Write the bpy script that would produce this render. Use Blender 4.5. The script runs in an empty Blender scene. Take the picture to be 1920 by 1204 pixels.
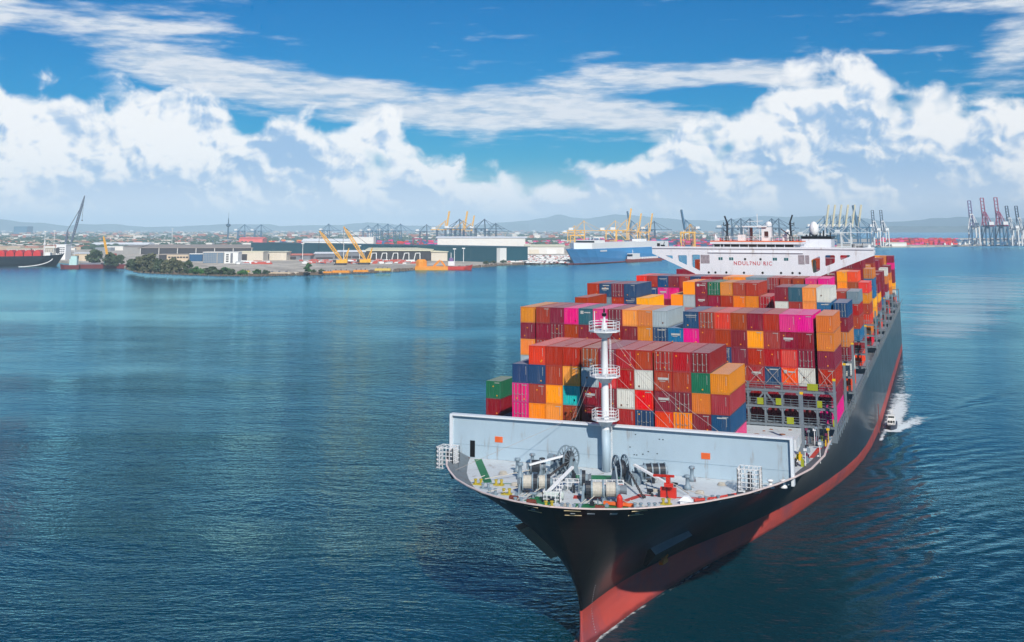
import bpy, bmesh, math, random
from mathutils import Vector, Matrix
random.seed(7)
R_ = math.radians
scene = bpy.context.scene
COL = scene.collection

# ------------------------------------------------------------------ camera
SEA = -17.3            # sea level (m); z = 0 is the foot of the front container bay
CX = 16.75             # ship's centre line
CAM = Vector((56.515, -141.233, 29.161)); YAW = 0.380842; PITCH = 0.15; FPX = 1967.96; PPY = 130.52
_r = Vector((math.cos(YAW), math.sin(YAW), 0))
_f = Vector((-math.sin(YAW) * math.cos(PITCH), math.cos(YAW) * math.cos(PITCH), math.sin(PITCH)))
_u = _r.cross(_f)
cd = bpy.data.cameras.new('camera'); cam = bpy.data.objects.new('camera', cd); COL.objects.link(cam)
cam.matrix_world = Matrix(((_r.x, _u.x, -_f.x, CAM.x), (_r.y, _u.y, -_f.y, CAM.y), (_r.z, _u.z, -_f.z, CAM.z), (0, 0, 0, 1)))
cd.sensor_width = 36; cd.lens = 36 * FPX / 1920; cd.shift_y = -(602 - PPY) / 1920
cd.clip_start = 1; cd.clip_end = 60000
scene.camera = cam
FH = Vector((-math.sin(YAW), math.cos(YAW), 0)); RH = _r

# ------------------------------------------------------------------ node helpers
class NT:
    def __init__(s, tree): s.t = tree; s.n = tree.nodes; s.l = tree.links
    def new(s, typ, **kw):
        n = s.n.new(typ)
        for k, v in kw.items(): setattr(n, k, v)
        return n
    def put(s, sock, v):
        if isinstance(v, bpy.types.NodeSocket): s.l.new(v, sock)
        elif v is not None:
            try: sock.default_value = v
            except Exception: sock.default_value = (*v, 1.0) if len(v) == 3 else v[:3]
    def m(s, op, a, b=None, c=None, clamp=False):
        n = s.new('ShaderNodeMath', operation=op, use_clamp=clamp)
        for i, v in enumerate((a, b, c)):
            if v is not None: s.put(n.inputs[i], v)
        return n.outputs[0]
    def add(s, a, b): return s.m('ADD', a, b)
    def sub(s, a, b): return s.m('SUBTRACT', a, b)
    def mul(s, a, b): return s.m('MULTIPLY', a, b)
    def vm(s, op, a, b=None):
        n = s.new('ShaderNodeVectorMath', operation=op)
        s.put(n.inputs[0], a)
        if b is not None: s.put(n.inputs['Scale'] if op == 'SCALE' else n.inputs[1], b)
        return n.outputs['Value'] if op in ('DOT_PRODUCT', 'LENGTH', 'DISTANCE') else n.outputs[0]
    def xyz(s, x, y, z):
        n = s.new('ShaderNodeCombineXYZ')
        for i, v in enumerate((x, y, z)): s.put(n.inputs[i], v)
        return n.outputs[0]
    def sep(s, v):
        n = s.new('ShaderNodeSeparateXYZ'); s.put(n.inputs[0], v); return n.outputs
    def noise(s, vec, scale=1, detail=4, rough=.5, dist=0, lac=2, typ='FBM', dim='3D', color=False):
        n = s.new('ShaderNodeTexNoise', noise_type=typ, noise_dimensions=dim)
        s.put(n.inputs['Vector'], vec); s.put(n.inputs['Scale'], scale); s.put(n.inputs['Detail'], detail)
        s.put(n.inputs['Roughness'], rough); s.put(n.inputs['Distortion'], dist); s.put(n.inputs['Lacunarity'], lac)
        return n.outputs['Color' if color else 'Fac']
    def voro(s, vec, scale=1, detail=3, rough=.5, smooth=.6):
        n = s.new('ShaderNodeTexVoronoi', feature='F1', normalize=True, voronoi_dimensions='2D')
        s.put(n.inputs['Vector'], vec); s.put(n.inputs['Scale'], scale); s.put(n.inputs['Detail'], detail)
        s.put(n.inputs['Roughness'], rough)
        return n.outputs['Distance']
    def step(s, v, a, b, lo=0., hi=1.):
        n = s.new('ShaderNodeMapRange', interpolation_type='SMOOTHSTEP')
        for i, x in enumerate((v, a, b, lo, hi)): s.put(n.inputs[i], x)
        return n.outputs[0]
    def lin(s, v, a, b, lo=0., hi=1.):
        n = s.new('ShaderNodeMapRange')
        for i, x in enumerate((v, a, b, lo, hi)): s.put(n.inputs[i], x)
        return n.outputs[0]
    def mix(s, f, a, b, typ='MIX'):
        n = s.new('ShaderNodeMix', data_type='RGBA', blend_type=typ)
        s.put(n.inputs[0], f); s.put(n.inputs[6], a); s.put(n.inputs[7], b)
        return n.outputs[2]
    def curve(s, v, pts):
        n = s.new('ShaderNodeFloatCurve'); c = n.mapping.curves[0]
        c.points[0].location = pts[0]; c.points[1].location = pts[-1]
        for p in pts[1:-1]: c.points.new(*p)
        for p in c.points: p.handle_type = 'AUTO_CLAMPED'
        n.mapping.update(); s.put(n.inputs['Value'], v); return n.outputs[0]
    def hsv(s, c, h=.5, sat=1., v=1.):
        n = s.new('ShaderNodeHueSaturation')
        s.put(n.inputs['Hue'], h); s.put(n.inputs['Saturation'], sat); s.put(n.inputs['Value'], v); s.put(n.inputs['Color'], c)
        return n.outputs[0]

# ------------------------------------------------------------------ sky and sun
SUN = Vector((0.44, -0.62, 0.56)).normalized()      # towards the sun
SUN_EL = math.asin(SUN.z); SUN_AZ = math.atan2(SUN.x, SUN.y)
world = bpy.data.worlds.new('World'); scene.world = world; world.use_nodes = True
W = NT(world.node_tree); W.n.clear()
tc = W.new('ShaderNodeTexCoord'); dirv = W.vm('NORMALIZE', tc.outputs['Generated'])
skyt = W.new('ShaderNodeTexSky', sky_type='NISHITA', sun_disc=False)
skyt.sun_elevation = SUN_EL; skyt.sun_rotation = SUN_AZ; skyt.air_density = 1.0; skyt.dust_density = 0.6; skyt.ozone_density = 3.0
SKY_STRENGTH = 0.13
sky_c = W.hsv(skyt.outputs[0], .5, 1.15, 1.0)
sky_c = W.mix(1.0, sky_c, (0.0, 0.37, 0.61, 1), 'MULTIPLY')
dz = W.sep(dirv)[2]
az = W.mul(W.m('ARCTAN2', W.vm('DOT_PRODUCT', dirv, tuple(RH)), W.vm('DOT_PRODUCT', dirv, tuple(FH))), 57.2958)   # degrees along the horizon
el = W.mul(W.m('ARCSINE', dz), 57.2958)
P0 = W.xyz(az, el, 0.0)
def blob(x, y, rx, ry, rot=0.0, amp=1.0):
    c, s_ = math.cos(R_(rot)), math.sin(R_(rot))
    dx = W.sub(az, x); dy = W.sub(el, y)
    a = W.m('DIVIDE', W.add(W.mul(dx, c), W.mul(dy, s_)), rx); b = W.m('DIVIDE', W.sub(W.mul(dy, c), W.mul(dx, s_)), ry)
    return W.mul(W.m('EXPONENT', W.mul(W.add(W.mul(a, a), W.mul(b, b)), -1.0)), amp)
def total(lst):
    o = lst[0]
    for x in lst[1:]: o = W.add(o, x)
    return o
# --- heaped clouds along the horizon: top height over azimuth, broken up by billowing noise
tops = [(-27, 6.3), (-24, 5.9), (-21.5, 5.6), (-19.5, 5.9), (-17.5, 6.1), (-15.5, 5.2), (-13.5, 4.0), (-11.5, 4.6), (-9.5, 4.0), (-8.0, 5.6), (-6.6, 5.0), (-5, 3.0), (-2, 2.2), (1, 1.6), (4, 1.7),
        (7, 2.9), (9.5, 4.6), (11.5, 4.6), (13.5, 6.0), (16, 7.3), (18.5, 7.2), (20.3, 6.0), (22.4, 6.6), (24, 5.0), (25.5, 5.4), (27, 6.2)]
aw = W.m('PINGPONG', W.add(az, 27.0), 54.0)         # the bank goes on all round the horizon
topc = W.mul(W.curve(W.m('DIVIDE', aw, 54.0), [((a + 27) / 54, h / 10) for a, h in tops]), 10.0)
warp = W.vm('SCALE', W.vm('SUBTRACT', W.noise(P0, .5, 1, .5, color=True, dim='2D'), (.5, .5, .5)), .8)
Pc = W.vm('ADD', W.vm('MULTIPLY', P0, (.8, 1.0, 1)), warp)
SH = (0.20, 0.26, 0.0)                                # a small step towards the sun
def billow(p, det):
    return W.add(W.mul(W.sub(.5, W.voro(p, .44, 3, .55)), .95), W.mul(W.sub(W.noise(p, .50, det, .51, dim='2D'), .5), 2.3))
b0 = billow(Pc, 7); b1 = billow(W.vm('ADD', Pc, SH), 4)
raw = W.add(W.mul(W.sub(W.add(topc, .95), el), .46), b0)
cum = W.step(raw, -0.10, .52)
thick = W.step(raw, .1, 1.7)
big = W.noise(P0, .19, 2, .5, dim='2D')
lit = W.add(W.add(.5, W.mul(W.sub(b0, b1), 1.25)), W.mul(W.sub(.5, thick), .22))
lit = W.add(lit, W.mul(W.sub(big, .47), 1.9))
lit = W.step(W.sub(lit, W.step(el, .8, 4.6, .26, 0)), .04, .68)
# blue gaps inside the bank
gap = W.step(W.noise(W.vm('ADD', P0, (31, 4, 0)), .22, 3, .55, dim='2D'), .20, .38)
low = W.step(el, 2.2, 4.2)
cum = W.mul(cum, W.add(W.mul(W.sub(1, low), W.sub(1, gap)), gap))
# --- flat streaky sheets higher up
Ps = W.vm('ADD', W.vm('MULTIPLY', P0, (.10, .62, 1)), W.vm('SCALE', warp, .10))
st = W.noise(Ps, 1.5, 6, .55, dim='2D')
st_f = W.noise(W.vm('MULTIPLY', P0, (.45, 2.2, 1)), 1.2, 3, .6, dim='2D')
sheets = total([blob(-16, 7.9, 9, 1.0, -11, .9), blob(-21, 10.6, 6.5, 1.2, -8, .8), blob(-4, 6.6, 13, 1.15, -5, 1.0), blob(-11, 7.6, 6, .9, -5, .5), blob(6.5, 6.0, 9, 1.1, -3, .7), blob(9, 8.2, 8, .95, 2, 1.0),
                blob(4, 9.3, 3.0, .22, 4, .55), blob(15, 7.6, 3.2, .7, -14, .7), blob(23.5, 11.2, 4, 1.0, 0, .9), blob(26, 9.0, 3, 1.5, 50, 1.0), blob(-27.5, 10.8, 2.0, 1.4, 60, 1.3), blob(19.5, 10.0, 1.4, .16, 0, .5), blob(0.5, 10.4, 2.8, .25, 0, .45)])
far_sheet = W.mul(W.step(el, 13, 22), .04)             # the same broken sheets go on overhead and behind
sheet = W.step(W.add(W.add(W.mul(W.m('MINIMUM', sheets, 1.1), .75), far_sheet), W.add(W.mul(W.sub(st, .5), 1.6), W.mul(W.sub(st_f, .5), .45))), .20, .88)
sheet = W.mul(sheet, .93)
CL = 0.92 / SKY_STRENGTH
lit_c = W.mix(lit, (.36 * CL, .57 * CL, .85 * CL, 1), (1.06 * CL, 1.07 * CL, 1.08 * CL, 1))
sheet_c = W.mix(W.step(W.add(st_f, W.mul(W.sub(st, .5), .6)), .3, .7), (.58 * CL, .70 * CL, .84 * CL, 1), (.86 * CL, .90 * CL, .96 * CL, 1))
colr = W.mix(sheet, sky_c, sheet_c)
colr = W.mix(W.mul(cum, .97), colr, lit_c)
# --- pale haze towards the horizon
hz = W.step(el, -0.3, 3.9, 1, 0)
colr = W.mix(W.mul(hz, .86), colr, (.86 * CL, .93 * CL, 1.02 * CL, 1))
bg = W.new('ShaderNodeBackground'); W.put(bg.inputs[0], colr); bg.inputs[1].default_value = SKY_STRENGTH
out = W.new('ShaderNodeOutputWorld'); W.l.new(bg.outputs[0], out.inputs[0])
sd = bpy.data.lights.new('sun', 'SUN'); sun = bpy.data.objects.new('sun', sd); COL.objects.link(sun)
sd.energy = 4.5; sd.angle = R_(0.6); sd.color = (1.0, .93, .83)
sun.rotation_euler = (-SUN).to_track_quat('-Z', 'Y').to_euler(); sun.location = (60, -60, 200)
vs = scene.view_settings; vs.view_transform = 'Standard'; vs.look = 'None'; vs.exposure = 0.04; vs.gamma = 1.0; vs.use_curve_mapping = False
cy = scene.cycles; cy.use_denoising = True; cy.max_bounces = 6; cy.diffuse_bounces = 2; cy.glossy_bounces = 3; cy.transmission_bounces = 3; cy.volume_bounces = 0; cy.transparent_max_bounces = 8
cy.caustics_reflective = False; cy.caustics_refractive = False; cy.sample_clamp_indirect = 4.0; cy.use_adaptive_sampling = True; cy.adaptive_threshold = .02; cy.adaptive_min_samples = 16
world.cycles.sampling_method = 'MANUAL'; world.cycles.sample_map_resolution = 1024

# ------------------------------------------------------------------ mesh helpers
class MB:
    """collects shapes, then links them as one mesh object"""
    def __init__(s): s.v = []; s.f = []
    def quad(s, *p):
        i = len(s.v); s.v += [tuple(q) for q in p]; s.f.append(tuple(range(i, i + len(p)))); return s
    def box(s, x0, x1, y0, y1, z0, z1):
        i = len(s.v)
        s.v += [(x0, y0, z0), (x1, y0, z0), (x1, y1, z0), (x0, y1, z0), (x0, y0, z1), (x1, y0, z1), (x1, y1, z1), (x0, y1, z1)]
        s.f += [(i, i+3, i+2, i+1), (i+4, i+5, i+6, i+7), (i, i+1, i+5, i+4), (i+1, i+2, i+6, i+5), (i+2, i+3, i+7, i+6), (i+3, i, i+4, i+7)]; return s
    def bar(s, p, q, w, h=None, up=(0, 0, 1)):
        p, q = Vector(p), Vector(q); h = h or w; d = (q - p)
        if d.length < 1e-6: return s
        d.normalize(); a = d.cross(Vector(up))
        if a.length < .05: a = d.cross(Vector((1, 0, 0)))
        a.normalize(); b = a.cross(d); a *= w / 2; b *= h / 2; i = len(s.v)
        for c in (p, q): s.v += [tuple(c - a - b), tuple(c + a - b), tuple(c + a + b), tuple(c - a + b)]
        s.f += [(i, i+1, i+2, i+3), (i+7, i+6, i+5, i+4), (i, i+4, i+5, i+1), (i+1, i+5, i+6, i+2), (i+2, i+6, i+7, i+3), (i+3, i+7, i+4, i)]; return s
    def tube(s, p, q, r, r2=None, n=8, caps=True):
        p, q = Vector(p), Vector(q); r2 = r if r2 is None else r2; d = (q - p).normalized()
        a = d.cross(Vector((0, 0, 1)))
        if a.length < .05: a = d.cross(Vector((1, 0, 0)))
        a.normalize(); b = d.cross(a); i = len(s.v)
        for c, rr in ((p, r), (q, r2)):
            for k in range(n):
                t = 2 * math.pi * k / n; s.v.append(tuple(c + a * (rr * math.cos(t)) + b * (rr * math.sin(t))))
        for k in range(n): s.f.append((i + k, i + (k+1) % n, i + n + (k+1) % n, i + n + k))
        if caps: s.f += [tuple(i + k for k in reversed(range(n))), tuple(i + n + k for k in range(n))]
        return s
    def lathe(s, o, prof, n=12, axis='z'):
        """prof: (radius, height) from o along axis"""
        i = len(s.v); o = Vector(o)
        for r, h in prof:
            for k in range(n):
                t = 2 * math.pi * k / n; c, d = r * math.cos(t), r * math.sin(t)
                s.v.append(tuple(o + (Vector((c, d, h)) if axis == 'z' else Vector((h, c, d)) if axis == 'x' else Vector((d, h, c)))))
        m = len(prof)
        for j in range(m - 1):
            for k in range(n): s.f.append((i + j*n + k, i + j*n + (k+1) % n, i + (j+1)*n + (k+1) % n, i + (j+1)*n + k))
        s.f += [tuple(i + k for k in reversed(range(n))), tuple(i + (m-1)*n + k for k in range(n))]; return s
    def prism(s, poly, d):
        """poly: list of 3-d points, extruded by vector d"""
        i = len(s.v); n = len(poly); d = Vector(d)
        s.v += [tuple(p) for p in poly] + [tuple(Vector(p) + d) for p in poly]
        s.f += [tuple(i + k for k in reversed(range(n))), tuple(i + n + k for k in range(n))]
        for k in range(n): s.f.append((i + k, i + (k+1) % n, i + n + (k+1) % n, i + n + k))
        return s
    def mesh(s, name):
        me = bpy.data.meshes.new(name); me.from_pydata(s.v, [], s.f); me.update()
        bm = bmesh.new(); bm.from_mesh(me); bmesh.ops.recalc_face_normals(bm, faces=bm.faces); bm.to_mesh(me); bm.free()
        return me
    def build(s, name, material, parent=None, smooth=False):
        return link(name, s.mesh(name), material, parent, smooth)
def link(name, me, material, parent=None, smooth=False):
    o = bpy.data.objects.new(name, me); COL.objects.link(o)
    if material is not None and not me.materials: me.materials.append(material)
    if smooth:
        for p in me.polygons: p.use_smooth = True
    if parent is not None:
        o.parent = parent; w = Vector((0, 0, 0)); q = parent
        while q is not None: w += Vector(q.location); q = q.parent
        o.location = -w                      # shapes are given in world coordinates
    return o
def empty(name, loc=(0, 0, 0)):
    o = bpy.data.objects.new(name, None); COL.objects.link(o); o.location = loc; o.empty_display_size = .5; return o
def tag(o, label=None, cat=None, group=None, kind=None):
    for k, v in (('label', label), ('category', cat), ('group', group), ('kind', kind)):
        if v: o[k] = v
    return o
def copy_tree(o, parent=None):
    c = o.copy(); COL.objects.link(c)
    if parent is not None: c.parent = parent
    for ch in o.children: copy_tree(ch, c)
    return c
def ray(px, py):
    return (_r * ((px - 960) / FPX) - _u * ((py - PPY) / FPX) + _f)
def ground(px, py, z=SEA):
    """where on the level z a point surveyed in the photograph stands"""
    d = ray(px, py); return CAM + d * ((z - CAM.z) / d.z)
def depth_of(p): return (Vector(p) - CAM).dot(_f)
def metres(px, p): return px * depth_of(p) / FPX          # size of px photograph pixels at point p

# ------------------------------------------------------------------ materials
MATS = {}
def srgb(r, g, b):
    f = lambda c: (c / 255 / 12.92) if c <= 10.3 else ((c / 255 + .055) / 1.055) ** 2.4
    return (f(r), f(g), f(b), 1)
def mat(name, col, rough=.55, metal=0.0, var=.12, scale=.6, bump=0.0, dirt=None, spec=.4, rnd=0.0):
    """painted or mineral surface: base colour with uneven wear"""
    if name in MATS: return MATS[name]
    m = bpy.data.materials.new(name); m.use_nodes = True; T = NT(m.node_tree); b = T.n['Principled BSDF']
    tcn = T.new('ShaderNodeTexCoord'); pos = tcn.outputs['Object']
    n1 = T.noise(pos, scale, 5, .6); n2 = T.noise(T.vm('MULTIPLY', pos, (1.0, 1.0, .12)), scale * 3.1, 4, .65)
    fac = T.add(T.mul(T.sub(n1, .5), 1.0), T.mul(T.sub(n2, .5), .8))
    c = T.hsv(col, .5, T.add(1.0, T.mul(fac, var * .8)), T.add(1.0, T.mul(fac, -2.2 * var)))
    if rnd:
        oi = T.new('ShaderNodeObjectInfo')
        c = T.hsv(c, T.add(.5, T.mul(T.sub(oi.outputs['Random'], .5), rnd * .06)), 1.0, T.add(1.0, T.mul(T.sub(T.m('FRACT', T.mul(oi.outputs['Random'], 7.3)), .5), rnd)))
    if dirt:
        d = T.step(T.add(n2, T.mul(n1, .4)), .78, .95); c = T.mix(T.mul(d, .8), c, dirt)
    T.put(b.inputs['Base Color'], c); T.put(b.inputs['Roughness'], T.add(rough, T.mul(fac, .15))); b.inputs['Metallic'].default_value = metal
    b.inputs['Specular IOR Level'].default_value = spec
    if bump:
        bn = T.new('ShaderNodeBump'); bn.inputs['Strength'].default_value = .5; bn.inputs['Distance'].default_value = bump
        T.put(bn.inputs['Height'], n1); T.l.new(bn.outputs[0], b.inputs['Normal'])
    MATS[name] = m; return m
RUST = srgb(120, 62, 34)
M_white = mat('white paint', (.78, .79, .80, 1), .4, var=.06, dirt=(.45, .38, .32, 1))
M_shipwhite = mat('superstructure white', (.74, .75, .79, 1), .45, var=.05, scale=.3, dirt=(.5, .46, .44, 1))
M_grey = mat('deck gear grey', srgb(128, 146, 158), .5, var=.15, dirt=RUST)
M_pale = mat('breakwater pale blue grey', srgb(170, 190, 203), .45, var=.08, scale=.25, dirt=srgb(140, 120, 105))
M_deck = mat('deck paint', srgb(200, 207, 211), .6, var=.10, scale=.35, dirt=srgb(150, 128, 112))
M_dark = mat('dark gear', srgb(42, 46, 54), .5, var=.2)
M_black = mat('black', srgb(14, 15, 18), .4, var=.2)
M_green = mat('green deck paint', srgb(24, 112, 66), .55, var=.15)
M_redpaint = mat('red paint', srgb(205, 48, 34), .5, var=.1)
M_reddeck = mat('red walkway', srgb(186, 62, 52), .6, var=.12)
M_yellow = mat('yellow paint', srgb(226, 182, 28), .5, var=.1)
M_olive = mat('lime plates', srgb(150, 158, 34), .55, var=.15)
M_orange = mat('orange paint', srgb(238, 112, 56), .5, var=.08)
M_rope = mat('mooring rope', srgb(196, 190, 178), .9, var=.25, scale=3)
M_steel = mat('galvanised steel', srgb(120, 130, 138), .5, metal=.2, var=.12)
M_cable = mat('wire rope', srgb(168, 160, 156), .6)
M_glass = mat('dark window glass', srgb(16, 24, 32), .08, var=.05, spec=.8)
M_teal_glass = mat('green tinted glass', srgb(22, 92, 96), .12, var=.05, spec=.7)
# ------------------------------------------------------------------ sea
def sea_material():
    m = bpy.data.materials.new('sea water'); m.use_nodes = True; T = NT(m.node_tree); b = T.n['Principled BSDF']
    g = T.new('ShaderNodeNewGeometry'); pos = g.outputs['Position']; sx, sy, sz = T.sep(pos)
    q = T.vm('SUBTRACT', pos, (50, -140, 0)); dist = T.vm('LENGTH', T.vm('MULTIPLY', q, (1, 1, 0)))
    near = T.step(dist, 150, 900, 1, 0); mid = T.step(dist, 600, 3000, 1, 0)
    # crests run roughly along RH; stretch the noise that way
    a = T.vm('DOT_PRODUCT', pos, (.955, .296, 0)); c = T.vm('DOT_PRODUCT', pos, (-.296, .955, 0))
    wn = T.vm('SCALE', T.vm('SUBTRACT', T.noise(pos, .02, 1, .5, color=True, dim='2D'), (.5, .5, .5)), 14.0)
    base = T.vm('ADD', T.xyz(a, c, 0), wn)
    w1 = T.noise(T.vm('MULTIPLY', base, (.030, .105, 1)), 1, 2, .5, dim='2D')
    w2 = T.noise(T.vm('MULTIPLY', base, (.17, .46, 1)), 1, 3, .55, dim='2D')
    w3 = T.noise(T.vm('MULTIPLY', base, (.75, 1.5, 1)), 1, 2, .6, dim='2D')
    a2 = T.vm('DOT_PRODUCT', pos, (.80, -.60, 0)); c2 = T.vm('DOT_PRODUCT', pos, (.60, .80, 0)); w4 = T.noise(T.xyz(T.mul(a2, .10), T.mul(c2, .27), 0), 1, 3, .55, dim='2D')
    gust = T.step(T.noise(T.vm('MULTIPLY', base, (.004, .011, 1)), 1, 2, .5, dim='2D'), .32, .66, .35, 1.5)
    h = T.add(T.mul(w1, .6), T.mul(T.mul(w2, .46), T.add(.45, T.mul(mid, .55))))
    h = T.add(h, T.mul(T.mul(w4, .36), T.add(.3, T.mul(mid, .7))))
    h = T.add(h, T.mul(T.mul(w3, .26), T.add(.10, T.mul(near, .90))))
    h = T.mul(T.mul(h, gust), T.step(dist, 120, 900, 1.2, .34))
    # waves thrown off the bow along the hull, and the ridges behind the pilot boat
    def bow(cx, cy, rx, ry, ang, lam, amp):
        ca, sa = math.cos(R_(ang)), math.sin(R_(ang))
        ph = T.add(T.mul(sx, ca), T.mul(sy, sa)); ph = T.add(ph, T.mul(T.sub(w1, .5), 7.0))
        ex = T.m('DIVIDE', T.sub(sx, cx), rx); ey = T.m('DIVIDE', T.sub(sy, cy), ry)
        env = T.m('EXPONENT', T.mul(T.add(T.mul(ex, ex), T.mul(ey, ey)), -1.0))
        return T.mul(T.mul(T.m('SINE', T.mul(ph, 6.283 / lam)), env), amp)
    h = T.add(h, bow(49, 42, 14, 38, -24, 3.4, .24)); h = T.add(h, bow(62, 62, 20, 46, -38, 5.0, .22)); h = T.add(h, bow(44, 92, 8, 34, -10, 3.2, .12))
    def seg(x0, y0, x1, y1):
        L2 = (x1 - x0) ** 2 + (y1 - y0) ** 2; px_ = T.sub(sx, x0); py_ = T.sub(sy, y0)
        t = T.m('DIVIDE', T.add(T.mul(px_, x1 - x0), T.mul(py_, y1 - y0)), L2, clamp=True)
        dx = T.sub(px_, T.mul(t, x1 - x0)); dy = T.sub(py_, T.mul(t, y1 - y0))
        return T.m('SQRT', T.add(T.mul(dx, dx), T.mul(dy, dy))), t
    def ridge(x0, y0, x1, y1, wdt, amp):
        d, t = seg(x0, y0, x1, y1); r = T.m('DIVIDE', T.add(d, T.mul(T.sub(w1, .5), 5)), wdt)
        return T.mul(T.mul(T.m('EXPONENT', T.mul(T.mul(r, r), -1.0)), amp), T.sub(1.15, t))
    h = T.add(h, ridge(50, 138, 86, 250, 2.4, .30)); h = T.add(h, ridge(52, 150, 100, 250, 2.0, -.22))
    # foam
    fn = T.noise(pos, .55, 5, .7, .6, dim='2D'); fn2 = T.noise(T.vm('MULTIPLY', pos, (1, .35, 1)), .22, 3, .6, dim='2D')
    fo = None
    for (x0, y0, x1, y1, w0, w1_, s_) in ((44.2, 134, 44.8, 185, 2.4, 4.2, 1.15), (44.2, 178, 43.4, 330, 3.0, 5.5, .62), (46.4, 132, 50.0, 148, 2.4, 4.0, 1.0), (44.4, 127, 46.6, 135, 2.2, 2.6, 1.4), (42.4, 114, 42.8, 133, .6, 1.4, .8), (19.4, -9, 26.6, 22, .4, .4, .58), (26.6, 22, 36.3, 62, .4, .4, .55), (17.6, -20.5, 19.4, -8, .7, .5, .8), (15.8, -20.5, 14.0, -9, .4, .4, .6)):
        d, t = seg(x0, y0, x1, y1); wd = T.add(w0, T.mul(t, w1_ - w0)); e = T.mul(T.m('EXPONENT', T.mul(T.m('POWER', T.m('DIVIDE', d, wd), 2.0), -1.0)), s_)
        e = T.mul(e, T.sub(1.0, T.mul(t, .35))); fo = e if fo is None else T.m('MAXIMUM', fo, e)
    foam = T.step(T.add(fo, T.add(T.mul(T.sub(fn, .5), .95), T.mul(T.sub(fn2, .5), .5))), .48, .86)
    fleck = T.mul(T.step(T.noise(T.vm('MULTIPLY', pos, (.5, 1.6, 1)), .9, 4, .65, .5, dim='2D'), .80, .86), T.mul(T.step(T.vm('LENGTH', T.vm('MULTIPLY', T.vm('SUBTRACT', pos, (42, 0, 0)), (1, .5, 0))), 6, 22, 1, 0), .8))
    ex_ = T.m('DIVIDE', T.sub(sx, T.add(58.0, T.mul(T.sub(sy, 400.0), .075))), T.add(16.0, T.mul(T.m('MAXIMUM', T.sub(sy, 280.0), 0.0), .09))); ey_ = T.step(sy, 240, 420); ez_ = T.step(sy, 700, 1500, 1, 0)
    churn = T.mul(T.mul(T.m('EXPONENT', T.mul(T.mul(ex_, ex_), -1.0)), ey_), ez_)
    stx = T.noise(T.vm('MULTIPLY', pos, (.009, .050, 1)), 1, 5, .62, .5, dim='2D')
    broad = T.mul(T.step(T.add(T.mul(churn, .62), stx), .80, 1.14), .50)      # the broad pale wake astern, with cloud reflection painted in
    foam = T.m('MAXIMUM', T.m('MAXIMUM', foam, fleck), broad)
    # long slicks left by earlier wakes
    sl = T.step(T.noise(T.vm('MULTIPLY', base, (.0022, .030, 1)), 1, 3, .55, dim='2D'), .60, .72)
    deep = T.noise(T.vm('MULTIPLY', pos, (.006, .006, 1)), 1, 2, .5, dim='2D')
    wc = T.mix(deep, (.0002, .026, .044, 1), (.0003, .042, .064, 1))
    ro = T.add(T.step(dist, 100, 1600, .05, .27), T.mul(sl, -.03))
    bn = T.new('ShaderNodeBump'); bn.inputs['Strength'].default_value = 1.0; bn.inputs['Distance'].default_value = 1.0
    T.put(bn.inputs['Height'], T.mul(h, .46)); nrm = bn.outputs[0]
    df = T.new('ShaderNodeBsdfDiffuse'); T.put(df.inputs['Color'], T.mix(foam, wc, (.74, .82, .86, 1))); T.l.new(nrm, df.inputs['Normal'])
    gl = T.new('ShaderNodeBsdfGlossy'); gl.inputs['Color'].default_value = (.46, .92, 1.0, 1); T.put(gl.inputs['Roughness'], ro); T.l.new(nrm, gl.inputs['Normal'])
    fr = T.new('ShaderNodeFresnel'); fr.inputs['IOR'].default_value = 1.34; T.l.new(nrm, fr.inputs['Normal'])
    mx = T.new('ShaderNodeMixShader'); T.put(mx.inputs[0], T.mul(T.m('POWER', fr.outputs[0], 1.0), T.sub(1.0, T.mul(foam, .85)))); T.l.new(df.outputs[0], mx.inputs[1]); T.l.new(gl.outputs[0], mx.inputs[2])
    T.l.new(mx.outputs[0], T.n['Material Output'].inputs[0]); T.n.remove(b)
    return m
BIG = 20000
sea = MB(); n = 40
for i in range(n + 1):
    for j in range(n + 1): sea.v.append((-BIG + 2 * BIG * i / n, -BIG + 2 * BIG * j / n, SEA))
for i in range(n):
    for j in range(n): k = i * (n + 1) + j; sea.f.append((k, k + n + 1, k + n + 2, k + 1))
sea_o = tag(sea.build('sea', sea_material()), kind='structure')
if sea_o.data.polygons[0].normal.z < 0: sea_o.data.flip_normals()

# ------------------------------------------------------------------ the container ship: hull
ship = empty('container_ship', (CX, 120, SEA))
tag(ship, 'huge black-hulled container ship with red waterline, white mast and white bridge', 'container ship')
def interp(tab, x):
    if x <= tab[0][0]: return tab[0][1]
    for (a, b), (c, d) in zip(tab, tab[1:]):
        if x <= c: return b + (d - b) * (x - a) / (c - a)
    return tab[-1][1]
DK = [(-31.2, 0), (-30.9, 2.4), (-30.4, 4.4), (-29.5, 6.8), (-28.2, 9.2), (-26, 12.0), (-23.5, 14.6), (-20, 17.1), (-17.4, 18.7), (-12, 21.1), (-8, 22.5), (-2.3, 23.9), (6, 24.65), (15, 24.8), (300, 24.8), (330, 23.4)]
WL = [(-21, .10), (-15.5, .40), (-11, .85), (-5.9, 1.7), (1, 3.3), (10, 5.7), (16, 7.8), (25, 11.0), (35, 14.2), (44, 16.5), (54, 18.8), (67, 21.2), (79, 22.9), (93, 24.0), (111, 24.6), (130, 24.8), (300, 24.8), (330, 22)]
FT = [(-21, .2), (-18, .9), (-15.7, 1.5), (-9.5, 2.4), (-3.7, 3.5), (4.8, 5.3), (13.3, 7.5), (25, 10.9), (40, 14.8), (50, 16.9), (62, 19.3), (76, 21.7), (89, 23.2), (111, 24.5), (127, 24.8), (300, 24.8), (330, 22)]
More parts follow.
